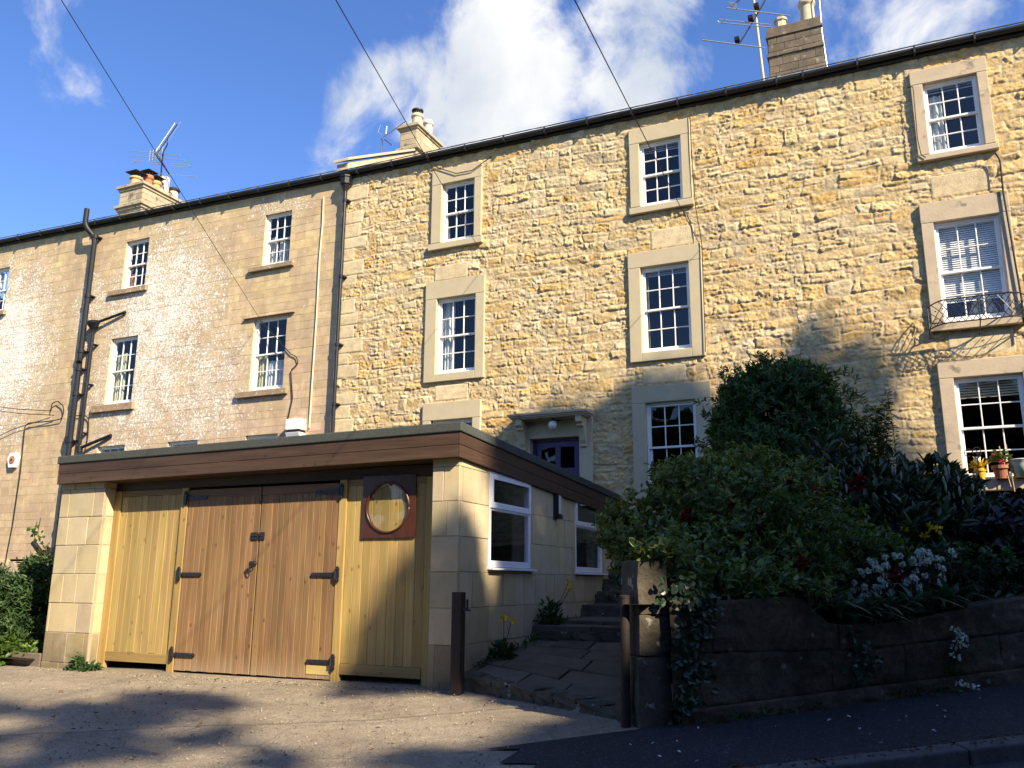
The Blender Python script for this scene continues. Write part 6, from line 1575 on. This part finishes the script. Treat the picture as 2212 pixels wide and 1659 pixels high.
litter(45, 'fallen_petal', 'tiny pale petal lying on the dark pavement below the wall', 'petal', 'petals on the pavement', m_wht, .030, .012, (-1.9, 2.2), (5.3, 9.4), lambda x, y: y < wall_y(x)-.06 and y > 5.61+(x+.765)/1.475+.15)
X = rng.uniform(-1.4, 3.0, 500); Y = 5.61+(X+.765)/1.475+rng.normal(0, .05, 500)-.02
leafset('leaf_debris', np.stack([X, Y, np.array([gz(a, b) for a, b in zip(X, Y)])+.012], 1), rdir(500)*[1, 1, .15], rdir(500)*.3+[0, 0, 1], .030, .014, m_litter, None, label='line of crumbled brown leaf debris along the kerb', cat='debris', kind='stuff')

def grit(n, X, Y, r0, r1):
    V, F, cs = [], [], []
    for x, y in zip(X, Y):
        r = random.uniform(r0, r1); b = len(V); z = gz(x, y)+.012; a = random.uniform(0, 6.28); k = random.uniform(.5, 1.5)
        V += [(x+r*math.cos(a+q*2.09), y+r*math.sin(a+q*2.09), z-.004) for q in range(3)]+[(x+r*.2, y, z+r*random.uniform(.5, 1.1))]; F += [[b, b+1, b+3], [b+1, b+2, b+3], [b+2, b, b+3]]; cs += [(k, k, k)]*4
    return V, F, cs
n1 = 1500; X = np.concatenate([rng.uniform(-10.2, -2.5, n1), rng.uniform(-10.2, -4.3, 700)]); Y = np.concatenate([rng.uniform(4.6, 7.9, n1), 7.93-np.abs(rng.normal(0, .10, 700))])
V, F, cs = grit(0, X, Y, .004, .014)
o = make_obj('grit', V, F, simple('grit_chips', (.27, .22, .155), (.17, .14, .105), 9, .9, .2, 0, attr=True), None, cs); props(o, 'loose stone grit scattered over the drive and along the garage doors', 'grit', None, 'stuff')
Xs = np.concatenate([rng.normal(-4.16, .05, 160), rng.normal(-4.15, .06, 120)]); Ys = np.concatenate([rng.uniform(8.3, 9.9, 160), rng.uniform(9.9, 11.6, 120)])
Zs = np.where(Ys < 9.92, -.895+(Ys-8.2)*.135, -.51+.0)+rng.uniform(0, .05, len(Xs)); d = rdir(len(Xs)); d[:, 2] = np.abs(d[:, 2])+.4
leafset('path_weeds', np.stack([Xs, Ys, Zs], 1), d, rdir(len(Xs))+[0, 0, 1], .055, .022, l_fern, None, label='fringe of tiny weeds where the path meets the garage wall', cat='weeds', kind='stuff')
Xs = rng.uniform(-1.6, 3.0, 900); bk = np.abs(rng.normal(0, .05, 900)); P = np.stack([Xs+wn.x*bk, .836*(Xs+1.68)+6.48+wn.y*bk, np.array([wgz(a) for a in Xs])+rng.uniform(0, .05, 900)], 1); d = rdir(900); d[:, 2] = np.abs(d[:, 2])+.3
m = fbm(Xs*2.2, Xs*0, 51, 3) > .5
leafset('wall_foot_weeds', P[m], d[m], rdir(900)[m]+[0, 0, 1], .05, .016, l_fern, None, label='scrappy weeds and moss along the foot of the roadside wall', cat='weeds', kind='stuff')

# ------------------------------------------------------------------ trees across the road (behind and right of the view) that shade the place
sv = np.array(SUN); e1 = np.array((-sv[1], sv[0], 0)); e1 /= np.linalg.norm(e1); e2 = np.cross(sv, e1); e2 = e2 if e2[2] > 0 else -e2
def inside(poly, x, y):
    c = np.zeros(len(x), bool); n = len(poly)
    for i in range(n):
        (xa, ya), (xb, yb) = poly[i], poly[(i+1) % n]
        m = ((ya > y) != (yb > y)) & (x < (xb-xa)*(y-ya)/((yb-ya) if yb != ya else 1e-9)+xa); c ^= m
    return c
crownA = [(14.5, 1), (13.3, 3), (13.1, 5.5), (13.0, 6.8), (12.95, 7.5), (12.7, 7.7), (12.56, 8.1), (12.50, 8.62), (12.36, 8.64), (12.3, 8.1), (12.0, 8.05), (11.6, 8.35), (11.3, 9.0), (10.8, 9.65), (10.4, 9.70), (9.8, 10.2), (9.3, 10.2), (7, 9.2), (5.55, 7.6), (5.5, 6.6), (5.5, 5.8), (5.62, 5.3), (5.80, 4.75), (5.72, 4.5), (5.45, 4.5), (5.34, 4.90), (5.12, 5.02), (4.85, 5.08), (4.62, 4.98), (4.48, 4.62), (4.3, 4.30), (4.0, 4.08), (3.85, 3.92), (4.5, 3.8), (4.95, 3.35), (4.72, 2.98), (5.06, 2.80), (5.06, 2.55), (4.75, 2.42), (4.3, 2.35), (3.9, 2.2), (3.5, 2.15), (3.2, 2.45), (2.9, 2.3), (2.75, 1.6), (4, -.5), (7, -2.5), (12, -2)]
crownB = [(-4, 6.2), (.2, 5.9), (1.0, 5.6), (1.5, 5.05), (2.2, 5.0), (3.05, 4.45), (2.95, 4.0), (2.6, 3.7), (2.5, 3.1), (2.6, 2.6), (2.2, 2.2), (2.75, 1.7), (3.2, .3), (2, -2), (-4, -2)]
def shade_tree(label, poly, r0, r1, nclump, nleaf, dens, base, group):
    pts = np.array(poly); lo, hi = pts.min(0), pts.max(0)
    cp, cq = rng.uniform(lo[0], hi[0], nclump*5), rng.uniform(lo[1], hi[1], nclump*5)
    m = inside(poly, cp, cq); cp, cq = cp[m][:nclump], cq[m][:nclump]; cr = rng.uniform(r0, r1, len(cp)); rad = rng.uniform(.25, .62, len(cp))
    if dens >= 1:   # evenly filled crown
        gp, gq = np.meshgrid(np.arange(lo[0], hi[0], .34), np.arange(lo[1], hi[1], .34)); gp = (gp+rng.uniform(-.12, .12, gp.shape)).ravel(); gq = (gq+rng.uniform(-.12, .12, gq.shape)).ravel(); m = inside(poly, gp, gq)
        gp, gq = gp[m], gq[m]; cp = np.concatenate([cp, gp, gp]); cq = np.concatenate([cq, gq, gq]); cr = np.concatenate([cr, rng.uniform(r0, r1, 2*len(gp))]); rad = np.concatenate([rad, rng.uniform(.28, .42, 2*len(gp))])
    k = rng.integers(0, len(cp), nleaf*2); d = rng.normal(size=(nleaf*2, 3)); d /= np.linalg.norm(d, axis=1, keepdims=True); d *= rng.random((nleaf*2, 1))**.4
    p, q, rr = cp[k]+d[:, 0]*rad[k], cq[k]+d[:, 1]*rad[k], cr[k]+d[:, 2]*rad[k]*1.4
    m = inside(poly, p, q)
    if dens < 1: m &= (fbm(p*1.9, q*1.5+.5*p, 31, 4) < dens) | (q < 1.2)
    p, q, rr = p[m][:nleaf], q[m][:nleaf], rr[m][:nleaf]
    P = p[:, None]*e1+q[:, None]*e2+rr[:, None]*sv
    rt = thing('beech_tree', label, 'tree', base, group)
    leafset('crown', P, rdir(len(P))*[1, 1, .5], rdir(len(P))*.9+[0, 0, 1], .24, .16, l_tree, rt)
    c = Vector(P.mean(0)); b = Vector(base); mb = MB(); top = Vector((b.x+.3, b.y, c.z-1.5))
    tr = [b, b.lerp(top, .35)+Vector((.12, 0, 0)), b.lerp(top, .7)-Vector((.1, .1, 0)), top]; mb.tube(tr, [.42, .34, .26, .18], 12)
    for j in rng.integers(0, len(cp), 26):
        e = Vector(cp[j]*e1+cq[j]*e2+cr[j]*sv); s = b.lerp(top, random.uniform(.6, 1.0)); mb.tube(arc(s, s.lerp(e, .5)+Vector((0, 0, .6)), e, 8), np.linspace(.12, .03, 8), 6)
    mb.build('trunk', m_bark, rt); return rt
shade_tree('tall spreading beech across the road right of the view', crownA, 20.0, 27.0, 500, 64000, 1.0, (18.6, -.4, -.9), 'beeches across the road')
shade_tree('second beech across the road behind the viewpoint', crownB, 21.0, 26.0, 420, 26000, .56, (15.0, -9.5, -1.5), 'beeches across the road')

# unseen woods added to block sky light; the lower windows mirror the front one
def wood(label, n, X, Y, top, L):
    Z = -2.2+(top+2.2)*rng.random(n)**.8
    leafset('screening_wood', np.stack([X, Y, Z], 1), rdir(n)*[1, 1, .6], rdir(n)+[0, .8, .6], L, L*.66, l_tree, None, label=label, cat='screening_wood', kind='stuff')
n = 24000; X = rng.uniform(-15, 34, n); Y = -5.5-8*rng.random(n)-.03*np.abs(X)
wood('dense tall wood added across the road to cut sky light on the terrace', n, X, Y, 4.6+3.4*fbm(X*.16, Y*.2, 41, 4)+1.5*fbm(X*.6, Y*.6, 43, 3), .85)
n = 9000; X = rng.uniform(8.5, 16, n); Y = rng.uniform(-6, 12, n)
wood('lower wooded bank added right of the view to cut sky light', n, X, Y, 2.2+2.2*fbm(X*.3, Y*.3, 47, 4), .6)
